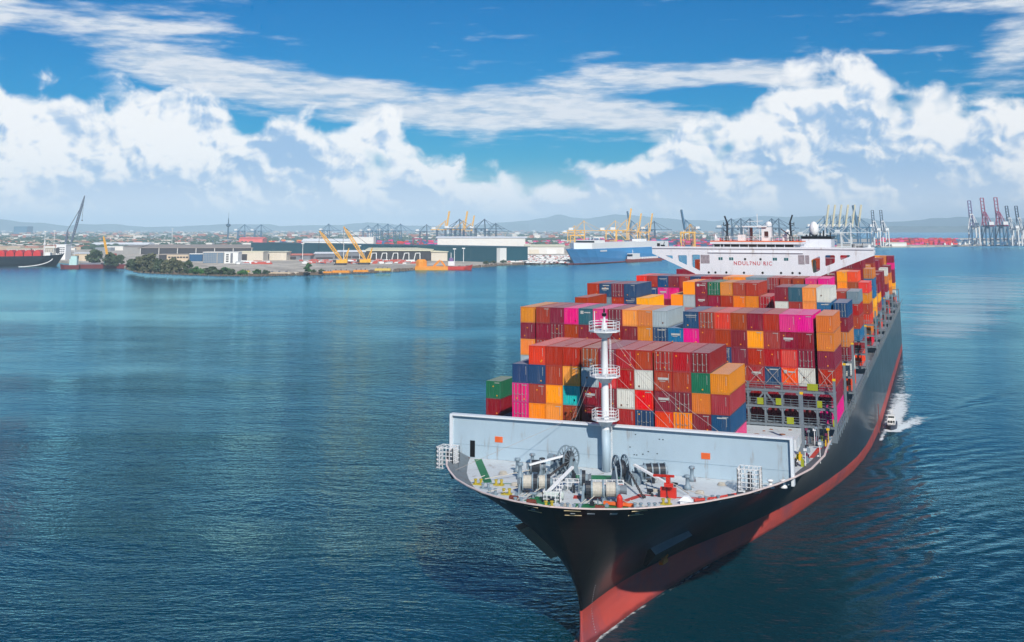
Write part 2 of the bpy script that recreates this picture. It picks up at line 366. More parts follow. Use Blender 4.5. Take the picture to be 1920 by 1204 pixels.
PAIR = [(-31.2, -21), (-30.9, -20.6), (-30.4, -20.1), (-29.5, -19.2), (-28.2, -18), (-26, -16), (-23.5, -13), (-20, -9), (-17.4, -5), (-14.5, -2), (-12, 1), (-8, 6), (-5, 9.5), (-2.3, 13), (1.5, 17), (6, 22), (10, 27), (15, 32), (22, 38), (30, 45), (40, 52), (50, 60), (62, 70), (75, 80), (90, 92), (105, 105), (125, 125), (160, 160), (200, 200), (250, 250), (300, 300), (330, 330)]
RED = -14.5; TOPZ = lambda y: -1.1 if y < 10 else (-1.1 + .5 * min(1, (y - 10) / 14))
def hull_pt(i, z, side):
    yd, yw = PAIR[i]; p = 1.6
    if z < RED:
        k = min(1.15, (RED - z) / (RED - SEA)); k = k * k * .6 + k * .4; hb = interp(WL, yw) + (interp(FT, yw) - interp(WL, yw)) * k; return (CX + side * hb, yw, z)
    g = max(0, min(1, (z - RED) / (0 - RED))) ** p
    y = yw + (yd - yw) * g; hb = interp(WL, yw) + (interp(DK, yd) - interp(WL, yw)) * g
    return (CX + side * hb, y, z)
def hull_material():
    m = bpy.data.materials.new('hull paint'); m.use_nodes = True; T = NT(m.node_tree); b = T.n['Principled BSDF']
    g = T.new('ShaderNodeNewGeometry'); pos = g.outputs['Position']; sx, sy, sz = T.sep(pos)
    st = T.noise(T.vm('MULTIPLY', pos, (.5, .5, .06)), .9, 5, .65); n1 = T.noise(pos, .16, 5, .6); st2 = T.noise(T.vm('MULTIPLY', pos, (1, .03, .9)), .8, 4, .6)
    edge = T.add(RED, T.step(sy, -30, 25, 1.0, 0)); red = T.step(sz, T.sub(edge, .04), T.add(edge, .04), 1, 0)
    dk = T.mix(T.mul(st, .7), (.0025, .003, .0045, 1), (.006, .008, .011, 1))
    dk = T.mix(T.step(T.add(n1, T.mul(st, .5)), .82, 1.0, 0, .4), dk, (.02, .017, .016, 1))
    rk = T.noise(T.vm('MULTIPLY', pos, (1.6, 1.6, .10)), 1.0, 4, .6, dim='3D'); dk = T.mix(T.mul(T.step(rk, .60, .74), T.step(sz, -12, -1, .05, .45)), dk, (.035, .022, .017, 1))
    rd = T.mix(st2, srgb(200, 80, 68), srgb(158, 66, 64)); rd = T.mix(T.step(n1, .46, .68, 0, .7), rd, srgb(134, 74, 84))  # grey-purple mix puts haze and sheen on the red into its colour
    wet = T.step(T.add(sz, T.mul(st, .5)), SEA + .35, SEA + .75, 1, 0); rd = T.mix(T.mul(wet, .65), rd, srgb(62, 22, 26))
    plate = T.new('ShaderNodeTexBrick'); plate.offset = .5
    T.put(plate.inputs['Vector'], T.vm('MULTIPLY', T.xyz(sy, sz, 0), (.09, .16, 1))); plate.inputs['Scale'].default_value = 1; plate.inputs['Mortar Size'].default_value = .006; plate.inputs['Brick Width'].default_value = 1; plate.inputs['Row Height'].default_value = .5
    T.put(b.inputs['Base Color'], T.mix(red, dk, rd)); T.put(b.inputs['Roughness'], T.add(T.add(.30, T.mul(n1, .14)), T.mul(red, .22)))
    b.inputs['Specular IOR Level'].default_value = .14; T.put(b.inputs['Coat Weight'], T.sub(.20, T.mul(red, .20))); b.inputs['Coat Roughness'].default_value = .10; T.put(b.inputs['Sheen Weight'], T.sub(.07, T.mul(red, .04))); b.inputs['Sheen Roughness'].default_value = .35
    bn = T.new('ShaderNodeBump'); bn.inputs['Strength'].default_value = .25; bn.inputs['Distance'].default_value = .05
    T.put(bn.inputs['Height'], T.add(T.mul(plate.outputs['Fac'], -1.2), n1)); T.l.new(bn.outputs[0], b.inputs['Normal'])
    return m
M_hull = hull_material()
hb_ = MB(); ZS = [-21, -19, SEA - .3, SEA + .8, SEA + 1.7, RED - .4, RED, -13.2, -12, -10.8, -9.4, -8, -6.5, -5, -4, -3, -2.2, -1.5]
NL = len(ZS) + 2; cols = []
for side in (-1, 1):
    rows = []
    for i in range(len(PAIR)):
        zs = ZS + [TOPZ(PAIR[i][0]) - .02, 0.0 if PAIR[i][0] < 6 else TOPZ(PAIR[i][0])]
        if 6 <= PAIR[i][0] < 22: zs[-1] = max(TOPZ(PAIR[i][0]), 0 - (PAIR[i][0] - 6) * .05)
        rows.append([hull_pt(i, z, side) for z in zs])
    base = len(hb_.v)
    for r in rows: hb_.v += r
    for i in range(len(rows) - 1):
        for j in range(NL - 1):
            a = base + i * NL + j; hb_.f.append((a, a + NL, a + NL + 1, a + 1))
    cols.append((base, base + (len(rows) - 1) * NL))
for j in range(NL - 1):                                # stem plate and transom
    a, b = cols[0][0] + j, cols[1][0] + j; hb_.f.append((a, a + 1, b + 1, b))
    a, b = cols[0][1] + j, cols[1][1] + j; hb_.f.append((a, b, b + 1, a + 1))
hull = hb_.build('hull', M_hull, ship, smooth=True)
bul = MB()                                              # bulb at the forefoot
bul.lathe((CX, -19, SEA - 2.4), [(.05, -8.2), (1.2, -7.8), (2.0, -6.8), (2.5, -5), (2.7, -2), (2.7, 4), (2.4, 9)], 20, 'y')
bul.build('bulbous_bow', M_hull, hull, True)
# bulwark inside face + white cap rail, decks: all follow the plating at their own level
def level(i, z, side, inset):
    p = Vector(hull_pt(i, z, side)); d = Vector((CX - p.x, max(0, -p.y) * .55, 0)); d = d.normalized() if d.length > .1 else Vector((0, 1, 0))
    q = p + d * inset
    if (q.x - CX) * side < .01: q.x = CX + side * .01
    return q
def edge_z(y): return 0.0 if y < 6 else max(TOPZ(y), 0 - (y - 6) * .05)
capm = MB(); inner = MB()
for side in (-1, 1):
    prev = None
    for i in range(len(PAIR)):
        y = PAIR[i][0]
        if y > 24: break
        zt = edge_z(y); p = level(i, zt, side, -.03); q = level(i, zt, side, .2); r = level(i, -1.1, side, .2)
        cur = (p + Vector((0, 0, -.10)), p + Vector((0, 0, .012)), q + Vector((0, 0, .012)), q + Vector((0, 0, -.08)), r)
        if prev:
            for k in range(3): capm.quad(prev[k], cur[k], cur[k + 1], prev[k + 1])
            inner.quad(prev[3], cur[3], cur[4], prev[4])
        prev = cur
capm.build('cap_rail', mat('cap rail', srgb(226, 206, 200), .5), hull)
inner.build('bulwark', mat('bulwark inside', srgb(110, 120, 126), .6, dirt=RUST), ship)
def deck_sheet(i0, i1, z, name, m):
    b = MB()
    for i in range(i0, i1):
        b.quad(level(i, z, -1, .1), level(i, z, 1, .1), level(i + 1, z, 1, .1), level(i + 1, z, -1, .1))
    return b.build(name, m, ship)
I15 = [p[0] for p in PAIR].index(15)
deck_sheet(0, I15, -1.10, 'forecastle_deck', M_deck)
deck_sheet(I15, len(PAIR) - 1, -1.10, 'main_deck', mat('main deck paint', srgb(120, 122, 124), .6, var=.2, dirt=RUST))
# ------------------------------------------------------------------ breakwater
BW0, BW1, BWY = -5.9, 39.15, -7.5
bw = MB(); bw.box(BW0 + .08, BW1 - .08, BWY, BWY + .16, -1.08, 4.20)
for k in range(1, 15):
    x = BW0 + (BW1 - BW0) * k / 15; bw.prism([(x, BWY + .15, 4.1), (x, BWY + .15, -1.08), (x, BWY + 2.6, -1.08)], (.12, 0, 0))
bwo = bw.build('breakwater', M_pale, ship)
M_edge = mat('breakwater edge', (.74, .78, .82, 1), .4, var=.05)
fl = MB(); fl.box(BW0, BW1, BWY - .45, BWY + .55, 4.2, 4.42); fl.build('top_flange', M_edge, bwo)
for x in (BW0, BW1 - .35):
    fl = MB(); fl.box(x, x + .35, BWY - .45, BWY + .5, -1.08, 4.2); fl.build('side_flange', M_edge, bwo)
seam = MB()
for z in (.55,): seam.bar((BW0 + .4, BWY - .012, z), (BW1 - .4, BWY - .012, z), .03, .03)
seam.build('weld_seam', mat('seam', srgb(132, 156, 170), .5), bwo)
for (x, z) in ((1.1, 1.5), (28.6, 1.5)):
    s_ = MB(); s_.box(x - .55, x + .55, BWY - .06, BWY - .004, z - .36, z + .36); so = s_.build('notice_board', M_orange, bwo)
    ln = MB()
    for k in range(5): ln.bar((x - .45, BWY - .066, z + .24 - .12 * k), (x + .45 - .12 * (k % 2), BWY - .066, z + .24 - .12 * k), .008, .035)
    ln.build('lettering', mat('notice lines', srgb(190, 78, 34), .6), bwo)
dl = MB(); dl.box(-3.05, -2.35, BWY - .05, BWY - .002, -1.0, 1.1); dl.build('doorway', M_black, bwo)
random.seed(4)
for k in range(9):
    x = 19 + random.uniform(-.4, 4.6); z = random.uniform(.6, 3.6); s_ = MB(); s_.box(x, x + .17, BWY - .03, BWY - .003, z, z + .1); s_.build('pad_eye', M_dark, bwo)
# ------------------------------------------------------------------ foremast
MX, MY = 16.2, -8.7
mo = MB(); mo.lathe((MX, MY, 0), [(.50, -1.08), (.50, 4.5), (.48, 5.4), (.44, 10.6), (.38, 15.4), (.95, 16.0), (.2, 16.02)], 20); mast = mo.build('mast', M_white, ship, True)
lo = MB(); lo.lathe((MX, MY, 0), [(.515, -1.08), (.515, 4.0)], 20); lo.build('mast_foot', M_pale, mast, True)
def octo(r, z): return [(MX + r * math.cos(R_(22.5 + 45 * k)), MY + r * math.sin(R_(22.5 + 45 * k)), z) for k in range(8)]
for z, r in ((5.15, 1.75), (10.45, 1.95), (16.05, 2.0)):
    pl = MB(); pl.prism(octo(r, z), (0, 0, .16)); pl.lathe((MX, MY, z - .75), [(.62, 0), (r * .62, .72)], 16); po = pl.build('platform', M_white, mast)
    rl = MB()
    for h in (.4, .75, 1.1):
        pts = octo(r - .08, z + .16 + h)
        for a, b in zip(pts, pts[1:] + pts[:1]): rl.bar(a, b, .06)
    for a, b in zip(octo(r - .08, z + .16), octo(r - .08, z + 1.3)): rl.bar(a, b, .07)
    rl.build('railing', M_white, mast)
tp = MB(); tp.lathe((MX, MY, 16.2), [(.42, 0), (.34, .9), (.16, 1.0), (.14, 2.2), (.05, 2.25)], 10); tp.bar((MX - .5, MY, 17.6), (MX + .5, MY, 17.6), .07); tp.bar((MX - 1.3, MY, 16.2), (MX - 1.3, MY, 18.6), .10); tp.build('mast_top', M_white, mast)
lt = MB(); lt.lathe((MX, MY, 18.0), [(.30, 0), (.32, .35), (.12, .4), (.10, .95)], 10); lt.build('navigation_light', M_black, mast)
la = MB(); xl = MX + .78
for dx in (-.2, .2): la.bar((xl, MY + dx, -1), (xl, MY + dx, 16), .05)
for k in range(56): z = -.7 + k * .3; la.bar((xl, MY - .2, z), (xl, MY + .2, z), .035)
la.build('ladder', M_white, mast)
hn = MB(); hn.tube((MX - 2.2, MY - .6, 11.3), (MX - 1.5, MY - .6, 11.3), .28, .18, 10); hn.bar((MX - 1.75, MY - .6, 10.6), (MX - 1.75, MY - .6, 12.4), .08); hn.lathe((MX - 1.75, MY - .6, 12.3), [(.05, 0), (.22, .15), (.05, .4)], 10); hn.build('fog_horn', M_grey, mast)
for p, q in (((MX + .6, MY, 16.0), (27.6, BWY + .2, 4.5)), ((MX + .7, MY, 15.9), (24.9, BWY + .2, 4.5)), ((MX + 1.6, MY, 10.5), (24.0, BWY + .2, 4.5)), ((MX + .9, MY, 13.6), (30.2, BWY + .2, 4.5)), ((MX - .8, MY, 14.0), (11.2, BWY + .2, 4.5)), ((MX - 1.5, MY - .3, 10.4), (11.6, BWY + .2, 4.5)), ((10.4, BWY - .3, 4.4), (-1.5, -18.5, -.9))):
    st_ = MB(); st_.tube(p, q, .022, n=5); st_.build('stay_wire', M_cable, mast)
# ------------------------------------------------------------------ shipping containers
CW, CH, CLEN = 2.438, 2.575, 12.19; TIER = 2.59
def container_meshes(L):
    body = MB(); w = CW; h = CH; d = .05
    def corr(n, flat=.5):                              # trapezoid wave along 0..1
        out = []
        for k in range(n):
            t = k / n; s_ = 1 / n
            out += [(t, 0), (t + s_ * .34, 0), (t + s_ * .5, 1), (t + s_ * .84, 1)]
        return out + [(1, 0)]
    # end panels (y = 0 and y = L), side panels, roof
    def strip(pts, f0, f1):
        for a, b in zip(pts, pts[1:]): body.quad(f0(*a), f0(*b), f1(*b), f1(*a))
    e = corr(9)
    for y, s_ in ((.07, 1), (L - .07, -1)):
        strip(e, lambda t, o: (.06 + (w - .12) * t, y - s_ * d + s_ * d * (1 - o) * 1.0, .1), lambda t, o: (.06 + (w - .12) * t, y - s_ * d + s_ * d * (1 - o), h - .06))
    sd_ = corr(int(L * 2.3))
    for x, s_ in ((.06, 1), (w - .06, -1)):
        strip(sd_, lambda t, o: (x - s_ * .045 * o, .1 + (L - .2) * t, .12), lambda t, o: (x - s_ * .045 * o, .1 + (L - .2) * t, h - .06))
    rf = corr(int(L * 1.2))
    strip(rf, lambda t, o: (.05, .08 + (L - .16) * t, h - .055 + .03 * o), lambda t, o: (w - .05, .08 + (L - .16) * t, h - .055 + .03 * o))
    body.quad((.05, .05, .14), (w - .05, .05, .14), (w - .05, L - .05, .14), (.05, L - .05, .14))
    fr = MB(); t = .11
    for x in (0, w - t):
        for y in (0, L - t): fr.box(x, x + t, y, y + t, .118, h - .118)
        fr.box(x, x + t, t, L - t, .0, .14); fr.box(x + .012, x + t - .012, t, L - t, h - .085, h - .012)
    for y in (0, L - t): fr.box(t, w - t, y + .006, y + t, .0, .13); fr.box(t, w - t, y + .006, y + t, h - .11, h - .006)
    for x in (-.004, w - .172):
        for y in (-.004, L - .174):
            for z in (0, h - .118): fr.box(x, x + .176, y, y + .178, z, z + .118)
    return body.mesh('container_body'), fr.mesh('container_frame')
BODY, FRAME = container_meshes(CLEN); BODY20, FRAME20 = container_meshes(6.06)
def cont_mat(name, col):
    m = bpy.data.materials.new('container ' + name); m.use_nodes = True; T = NT(m.node_tree); b = T.n['Principled BSDF']
    oi = T.new('ShaderNodeObjectInfo'); tcn = T.new('ShaderNodeTexCoord'); r = oi.outputs['Random']
    p = T.vm('ADD', tcn.outputs['Object'], T.vm('SCALE', T.xyz(1.0, .7, .3), T.mul(r, 90.0)))
    n1 = T.noise(p, .45, 4, .6); n2 = T.noise(T.vm('MULTIPLY', p, (3, 1.5, .25)), 1.0, 5, .65); n3 = T.noise(p, 2.3, 5, .65)
    r2 = T.m('FRACT', T.mul(r, 11.7))
    c = T.hsv(col, T.add(.5, T.mul(T.sub(r, .5), .022)), T.add(.93, T.mul(r2, .14)), T.add(.90, T.add(T.mul(r2, .24), T.mul(T.sub(n1, .5), .35))))
    fade = T.step(n2, .48, .78, 0, .30); c = T.mix(fade, c, T.mix(.5, c, (.5, .44, .40, 1)))
    zz = T.sep(tcn.outputs['Object'])[2]; run = T.noise(T.vm('MULTIPLY', p, (5.5, 5.5, .35)), 1.0, 3, .6)
    c = T.mix(T.mul(T.mul(T.step(run, .52, .72), T.step(zz, .0, 2.4, .25, 1)), T.add(.05, T.mul(r2, .32))), c, (.07, .035, .025, 1))      # rust runs under the roof edge
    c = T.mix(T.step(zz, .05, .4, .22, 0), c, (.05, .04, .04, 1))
    rs = T.mul(T.step(T.add(T.mul(n3, .7), T.mul(n2, .4)), .66, .74), T.add(.15, T.mul(r2, .7))); c = T.mix(rs, c, (.09, .035, .02, 1))
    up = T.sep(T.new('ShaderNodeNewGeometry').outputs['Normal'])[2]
    c = T.mix(T.mul(T.step(up, .7, .95), T.add(.22, T.mul(n1, .25))), c, (.62, .52, .50, 1))     # sky sheen on the roofs, painted in as a pale tone
    T.put(b.inputs['Base Color'], c); T.put(b.inputs['Roughness'], T.add(.42, T.mul(n2, .25))); b.inputs['Specular IOR Level'].default_value = .35
    return m
PAL = {'R': ('brick red', srgb(166, 42, 30)), 'M': ('maroon', srgb(132, 16, 40)), 'K': ('rust brown', srgb(156, 62, 34)), 'r': ('bright red', srgb(214, 28, 22)), 'v': ('orange red', srgb(232, 68, 34)),
       'O': ('orange', srgb(248, 146, 14)), 'o': ('amber', srgb(214, 122, 18)), 'Y': ('yellow', srgb(250, 172, 10)), 'P': ('magenta', srgb(222, 30, 128)), 'N': ('navy blue', srgb(26, 68, 112)), 'B': ('blue', srgb(36, 104, 150)),
       'G': ('green', srgb(14, 106, 76)), 'T': ('turquoise', srgb(46, 172, 170)), 'D': ('dark teal', srgb(46, 92, 108)), 'g': ('pale grey', srgb(158, 172, 178)), 'W': ('cream white', srgb(206, 206, 198)), 'S': ('steel grey', srgb(118, 140, 152))}
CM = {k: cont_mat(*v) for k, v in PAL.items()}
M_mark = mat('white stencil', (.46, .46, .44, 1), .6, var=.25, scale=4); M_dot = mat('amber sticker', srgb(240, 160, 40), .5); M_ink = mat('rust patch', srgb(104, 60, 34), .8)
def mk(name, *boxes):
    b = MB()
    for x in boxes: b.box(*x)
    return b.mesh(name)
LINES = [mk('stencil', *[(CW - .42 - dx, CW - .42 - dx + .05, -.012, .02, z, z + .09) for z in [1.15 + .115 * k for k in range(10)]]) for dx in (0, .1)]
BARM = mk('stencil_bar', (.72, 2.0, -.012, .02, 2.12, 2.28)); TXT = mk('stencil_rows', (.35, 2.1, -.012, .02, 1.95, 2.05), (.5, 1.9, -.012, .02, 1.7, 1.76))
DOTS = [mk('sticker', (x, x + .17, -.014, .02, z, z + .17)) for x, z in ((.62, .42), (1.35, .4), (1.72, .36), (.45, 1.95), (1.1, 1.7), (1.85, .52))]
RUSTY = [mk('rust_patch', (x, x + .2, -.012, .02, z, z + .22)) for x, z in ((1.55, .6), (.7, 1.1), (.5, .35))]
_b = MB()
for x in (.34, .86, 1.52, 2.04):
    _b.tube((x, -.035, .1), (x, -.035, CH - .1), .034, n=6)
    for z in (.25, 1.1, 2.3): _b.box(x - .07, x + .07, -.06, .03, z, z + .12)
for x in (.5, 1.18, 1.68): _b.box(x - .16, x + .16, -.05, -.02, 1.0, 1.06)
BARS = _b.mesh('locking_bars'); M_bars = mat('galvanised bars', srgb(164, 164, 160), .4, metal=.3)
GAP = mk('door_gap', (CW / 2 - .02, CW / 2 + .02, -.008, .02, .12, CH - .1)); IDP = mk('id_code', *[(1.42 + .1 * k, 1.48 + .1 * k, -.014, .02, 2.26, 2.38) for k in range(8)]); LOGO = [mk('logo', (.5, 1.9, -.012, .02, 1.45, 1.75), (.7, 1.5, -.012, .02, 1.25, 1.33)), mk('logo', (.35, .85, -.012, .02, 1.7, 2.2), (1.0, 2.0, -.012, .02, 1.85, 2.02))]
ORD = ['first', 'second', 'third', 'fourth', 'fifth', 'sixth', 'seventh', 'eighth', 'ninth', 'tenth', 'eleventh', 'twelfth', 'thirteenth', 'fourteenth', 'fifteenth', 'sixteenth', 'seventeenth', 'eighteenth', 'nineteenth', 'twentieth']
NCONT = 0; FILL = MB()
crng = random.Random(11)
def container(ch, x, y, z, label, plain=False, short=False):
    global NCONT; NCONT += 1
    nm = PAL[ch][0]
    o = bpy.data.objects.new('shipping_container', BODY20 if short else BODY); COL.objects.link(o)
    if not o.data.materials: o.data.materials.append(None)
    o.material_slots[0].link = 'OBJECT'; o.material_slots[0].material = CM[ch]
    o.location = (x, y + crng.uniform(-.02, .02), z); tag(o, label, 'container', 'containers stacked on the ship')
    def part(name, me, m):
        p = bpy.data.objects.new(name, me); COL.objects.link(p); p.parent = o
        if not me.materials: me.materials.append(None)
        p.material_slots[0].link = 'OBJECT'; p.material_slots[0].material = m
    part('frame', FRAME20 if short else FRAME, CM[ch])
    if not plain:
        if ch in 'gWT':
            if crng.random() < .8: part('rust_patch', crng.choice(RUSTY), M_ink)
            if crng.random() < .4: part('rust_patch', crng.choice(RUSTY), M_ink)
        else:
            if crng.random() < .82: part('stencil', crng.choice(LINES), M_mark)
            if ch in 'NB' and crng.random() < .45: part('stencil_bar', crng.choice((BARM, BARM, TXT)), M_mark)
            dr = crng.random()
            if dr < .14: part('locking_bars', BARS, M_bars); part('door_gap', GAP, M_black)
            elif dr < .22: part('logo', crng.choice(LOGO), M_mark)
            if crng.random() < .22: part('id_code', IDP, M_mark)
            for k in range(crng.choice((0, 1, 1, 2))): part('sticker', crng.choice(DOTS), M_dot)
    return o
ROWN = ['top row', 'second row down', 'third row down', 'fourth row down', 'fifth row down', 'sixth row down', 'seventh row down', 'eighth row down']
def bay(name, y, z0, xs, grid, from_right=False):
    """grid: {tier: string over columns}, '.' none, '#' hidden filler"""
    top = max(t for t in grid if any(ch not in '.# ' for ch in grid[t]))
    for t in sorted(grid):
        for c, ch in enumerate(grid[t]):
            if ch in '. ': continue
            x = xs[c]; z = z0 + t * TIER
            if ch == '#': FILL.box(x, x + CW, y + .02, y + CLEN - .02, z + .01, z + CH); continue
            col = f"{ORD[len(grid[t]) - 1 - c]} column from right" if from_right else f"{ORD[c]} column from left"
            container(ch, x, y, z, f"{PAL[ch][0]} container, {col}, {ROWN[top - t]}, {name}", plain=(y > 200))
def hidden(x0, x1, y0, y1, z0, z1): FILL.box(x0, x1, y0, y1, z0, z1)
# --- front bay, right behind the breakwater
X1 = [c * 2.5 + .2 * (c // 4) for c in range(12)]
bay('front stack behind breakwater', 0, 0, X1, {0: '###########P', 1: 'POOKMMRNrOMN', 2: 'PROTMMWrMMoR', 3: 'NNROgrRWRRGo', 4: '.rRRKMRRRRM.'})
# --- two beside it on the far side
container('M', -9.3, 12.4, .76, 'maroon container at far left of the bow, under the green one', short=True)
container('G', -9.3, 12.4, .76 + TIER, 'green container lying on a maroon one, far left behind the breakwater', short=True)
# --- second bay behind the lashing bridge
X2 = [-8.42] + [-5.70 + 2.457 * k for k in range(18)] + [38.96]
bay('second stack behind lashing bridge', 24.8, .76, X2, {0: '##############rMMMMP', 1: '##############MMMMMM', 2: 'g############.RRNvWR'.replace('.', '#'), 3: 'OR###########NMRRrMM', 4: 'MMMKMMMMoNBPRKMORMMo', 5: 'oKMPDPMOog.NRrKMRPPo'})
hidden(-3, 33, 39.2, 51.4, .4, 13.2)
container('K', -6.4, 47.2, .3 + 5.27 * TIER, 'rust brown container alone at left edge between second and third stacks'); hidden(-6.3, -4.0, 47.3, 59.3, .3, .3 + 5.27 * TIER - .02)
# --- third bay
XA = [-8.42 + 2.5 * k for k in range(14)]; XB = [27.9, 30.4, 32.9, 35.42, 38.27]
bay('left part of third stack', 61, .27, XA, {4: '##############', 5: 'MSRNY.........', 6: 'RNMN..........'})
bay('right part of third stack', 61, .27, XB, {0: '####v', 1: '####W', 2: '####M', 3: '####o', 4: '####M', 5: 'WROBN', 6: 'MDOW.'})
hidden(-8.4, 38, 61.1, 73, .3, .27 + 4 * TIER)
XM = [5.25 + 2.53 * k for k in range(8)]
bay('middle stack before the bridge', 74.2, .27, XM, {4: '#r######', 5: 'OgMMKooR', 6: '.OMGoRR.'})
hidden(5.3, 25, 74.3, 86, .3, .27 + 4 * TIER)
# --- fourth bay, close under the bridge
X4 = [-8.42 + 2.5 * k for k in range(12)] + [21.24 + 2.69 * k for k in range(5)]
X4 = X4[:12] + [21.24, 23.9, 26.6, 29.3, 31.95, 35.2, 37.8]
bay('wide stack under the bridge', 98, .27, X4, {0: '##################v', 1: '##################M', 2: '##################B', 3: '##################R', 4: '##################R', 5: '#NPP#############RS', 6: 'vRNMRNRMOOSSRRKPP..'})
hidden(-8.4, 37.7, 98.1, 110, .3, .27 + 4 * TIER)
# --- behind the bridge
XR = [22.2, 24.75, 27.3, 29.85, 32.45, 34.95, 37.52]
def rear(y, g, nm): bay(nm, y, .27, XR, g, True)
rear(138.5, {0: '######r', 1: '######o', 2: '######r', 3: '######R', 4: '######o', 5: 'RMMMOKv', 6: 'KMMMOv.'}, 'first stack aft of bridge')
rear(160, {0: '######R', 1: '######D', 2: '######O', 3: '######Y', 4: '######B', 5: '######B', 6: '##RMK#o', 7: 'oRMRMM.'}, 'second stack aft of bridge')
rear(184, {0: '######v', 1: '######S', 2: '######R', 3: '######Y', 4: '######M', 5: '#####MM', 6: 'MOKRMo.'}, 'third stack aft of bridge')
rear(209, {0: '######R', 1: '######S', 2: '######B', 3: '######M', 4: '######M', 5: '#####MM', 6: 'ONRMRK.', 7: 'NMRTTM.'}, 'fourth stack aft of bridge')
rear(238, {0: '######v', 1: '######R', 2: '######g', 3: '######M', 4: '######o', 5: '####oMW', 6: 'RKMWMM.'}, 'fifth stack aft of bridge')
rear(266, {0: '######D', 1: '######S', 2: '######o', 3: '######O', 4: '######o', 5: '####RMM', 6: 'MRNMWK.'}, 'sixth stack aft of bridge')
rear(300, {0: '######v', 1: '######W', 2: '######Y', 3: '######M', 4: '######M', 5: '####MoP', 6: 'ORMoOoM'}, 'aftmost stack at the stern')
for y in (138.5, 160, 184, 209, 238, 266, 300):
    hidden(-8.3, 22.0, y + .1, y + 12, .3, .27 + 6 * TIER)
# rows across the far side of those stacks, seen through the openings under the bridge wings
XL = [-8.42 + 2.5 * k for k in range(12)]
bay('stack seen through left wing opening', 138.5, .27, XL, {6: '############', 7: '..KOO.......'})
tag(FILL.build('container_rows', CM['M']), 'lower rows of containers packed inside the stacks', 'container rows', kind='stuff')
print('containers', NCONT)
# ------------------------------------------------------------------ ship: bridge
BY = 115.0
def at_y(px, py, y=BY):
    d = ray(px, py); return CAM + d * ((y - CAM.y) / d.y)
def plate(name, outline, holes, y, depth, material, parent, rounded=.35):
    """upright plate in the plane y with openings, depth metres thick"""
    cu = bpy.data.curves.new(name, 'CURVE'); cu.dimensions = '2D'; cu.fill_mode = 'BOTH'; cu.extrude = depth / 2
    for k, pl in enumerate([outline] + holes):
        pts = []
        if k and rounded:                              # round the corners of the openings
            n_ = len(pl)
            for i in range(n_):
                a, b, c = Vector(pl[i - 1]), Vector(pl[i]), Vector(pl[(i + 1) % n_])
                ra = min(rounded, (a - b).length * .4); rc = min(rounded, (c - b).length * .4)
                p, q = b + (a - b).normalized() * ra, b + (c - b).normalized() * rc
                for t in (0, .33, .67, 1): pts.append(p * (1 - t) ** 2 + b * 2 * t * (1 - t) + q * t * t)
        else: pts = [Vector(p) for p in pl]
        sp = cu.splines.new('POLY'); sp.points.add(len(pts) - 1); sp.use_cyclic_u = True
        for s_, p in zip(sp.points, pts): s_.co = (p[0], p[1], 0, 1)
    tmp = bpy.data.objects.new('tmp', cu); COL.objects.link(tmp); bpy.context.view_layer.update()
    me = bpy.data.meshes.new_from_object(tmp.evaluated_get(bpy.context.evaluated_depsgraph_get())); bpy.data.objects.remove(tmp)
    me.transform(Matrix(((1, 0, 0, 0), (0, 0, 1, y + depth / 2), (0, 1, 0, 0), (0, 0, 0, 1))))
    me.name = name; me.materials.clear()
    return link(name, me, material, parent)
XZ = lambda px, py: (at_y(px, py).x, at_y(px, py).z)
bridge = empty('bridge', (0, 0, 0)); bridge.parent = ship; bridge.location = -Vector(ship.location)
wl, wr = -8.9, 42.9
outline = [(wl, 24.3), (wl, 23.0), (1.6, 18.3), (1.6, 16.5), (30.9, 16.5), (30.9, 18.2), (wr, 23.0), (wr, 24.3)]
holes = [[XZ(1247, 479), XZ(1261.5, 479), XZ(1261.5, 486.5)], [XZ(1271, 478.5), XZ(1288, 478.5), XZ(1288, 497.5), XZ(1271, 490)], [XZ(1297, 477.5), XZ(1312.5, 477.5), XZ(1312.5, 508.5), XZ(1297, 500.5)],
         [XZ(1547, 478.5), XZ(1565.5, 478.5), XZ(1565.5, 493), XZ(1547, 500)], [XZ(1575, 478.5), XZ(1594, 478.5), XZ(1594, 481), XZ(1575, 488)], [XZ(1520.5, 488), XZ(1537.5, 480), XZ(1537.5, 507.5), XZ(1524, 512.5)]]
plate('front_plate', outline, holes, BY, .9, M_shipwhite, bridge)
hs = MB(); hs.box(5.06, 27.1, BY + .95, BY + 13, -1.1, 23.5); hs.build('deck_house', M_shipwhite, bridge)
wgd = MB(); wgd.box(wl, wr, BY - .25, BY + 5.5, 24.3, 24.55); wgd.box(wl, wr, BY - .25, BY - .1, 24.55, 24.75); wgd.build('wing_deck', M_shipwhite, bridge)
wg2 = MB()
for x in (wl, -3.2, 36.8, wr - .4): wg2.bar((x + .2, BY + 1, 23.2 if x in (wl, wr - .4) else 22.2), (x + .2, BY + 5.4, 23.8), .4, .5)
wg2.build('wing_bracket', M_shipwhite, bridge)
# inner recess openings beside the deck house (dark doorways with gear)
for (x0, y0, x1, y1) in ((1314, 478, 1330, 494), (1497, 478.5, 1508, 496), (1510, 479, 1517, 495)):
    a, b = XZ(x0, y1), XZ(x1, y0); r_ = MB(); r_.box(a[0], b[0], BY - .02, BY + .3, a[1], b[1]); r_.build('doorway', mat('shaded recess', srgb(150, 140, 146), .7, var=.5, scale=2), bridge)
lf = MB(); a, b = XZ(1521, 491), XZ(1528, 511); lf.lathe(((a[0] + b[0]) / 2, BY + 3, b[1]), [(.4, 0), (.45, .2), (.4, 2.6), (.1, 2.8)], 10); lf.build('life_raft', mat('cream canister', srgb(226, 214, 176), .5), bridge)
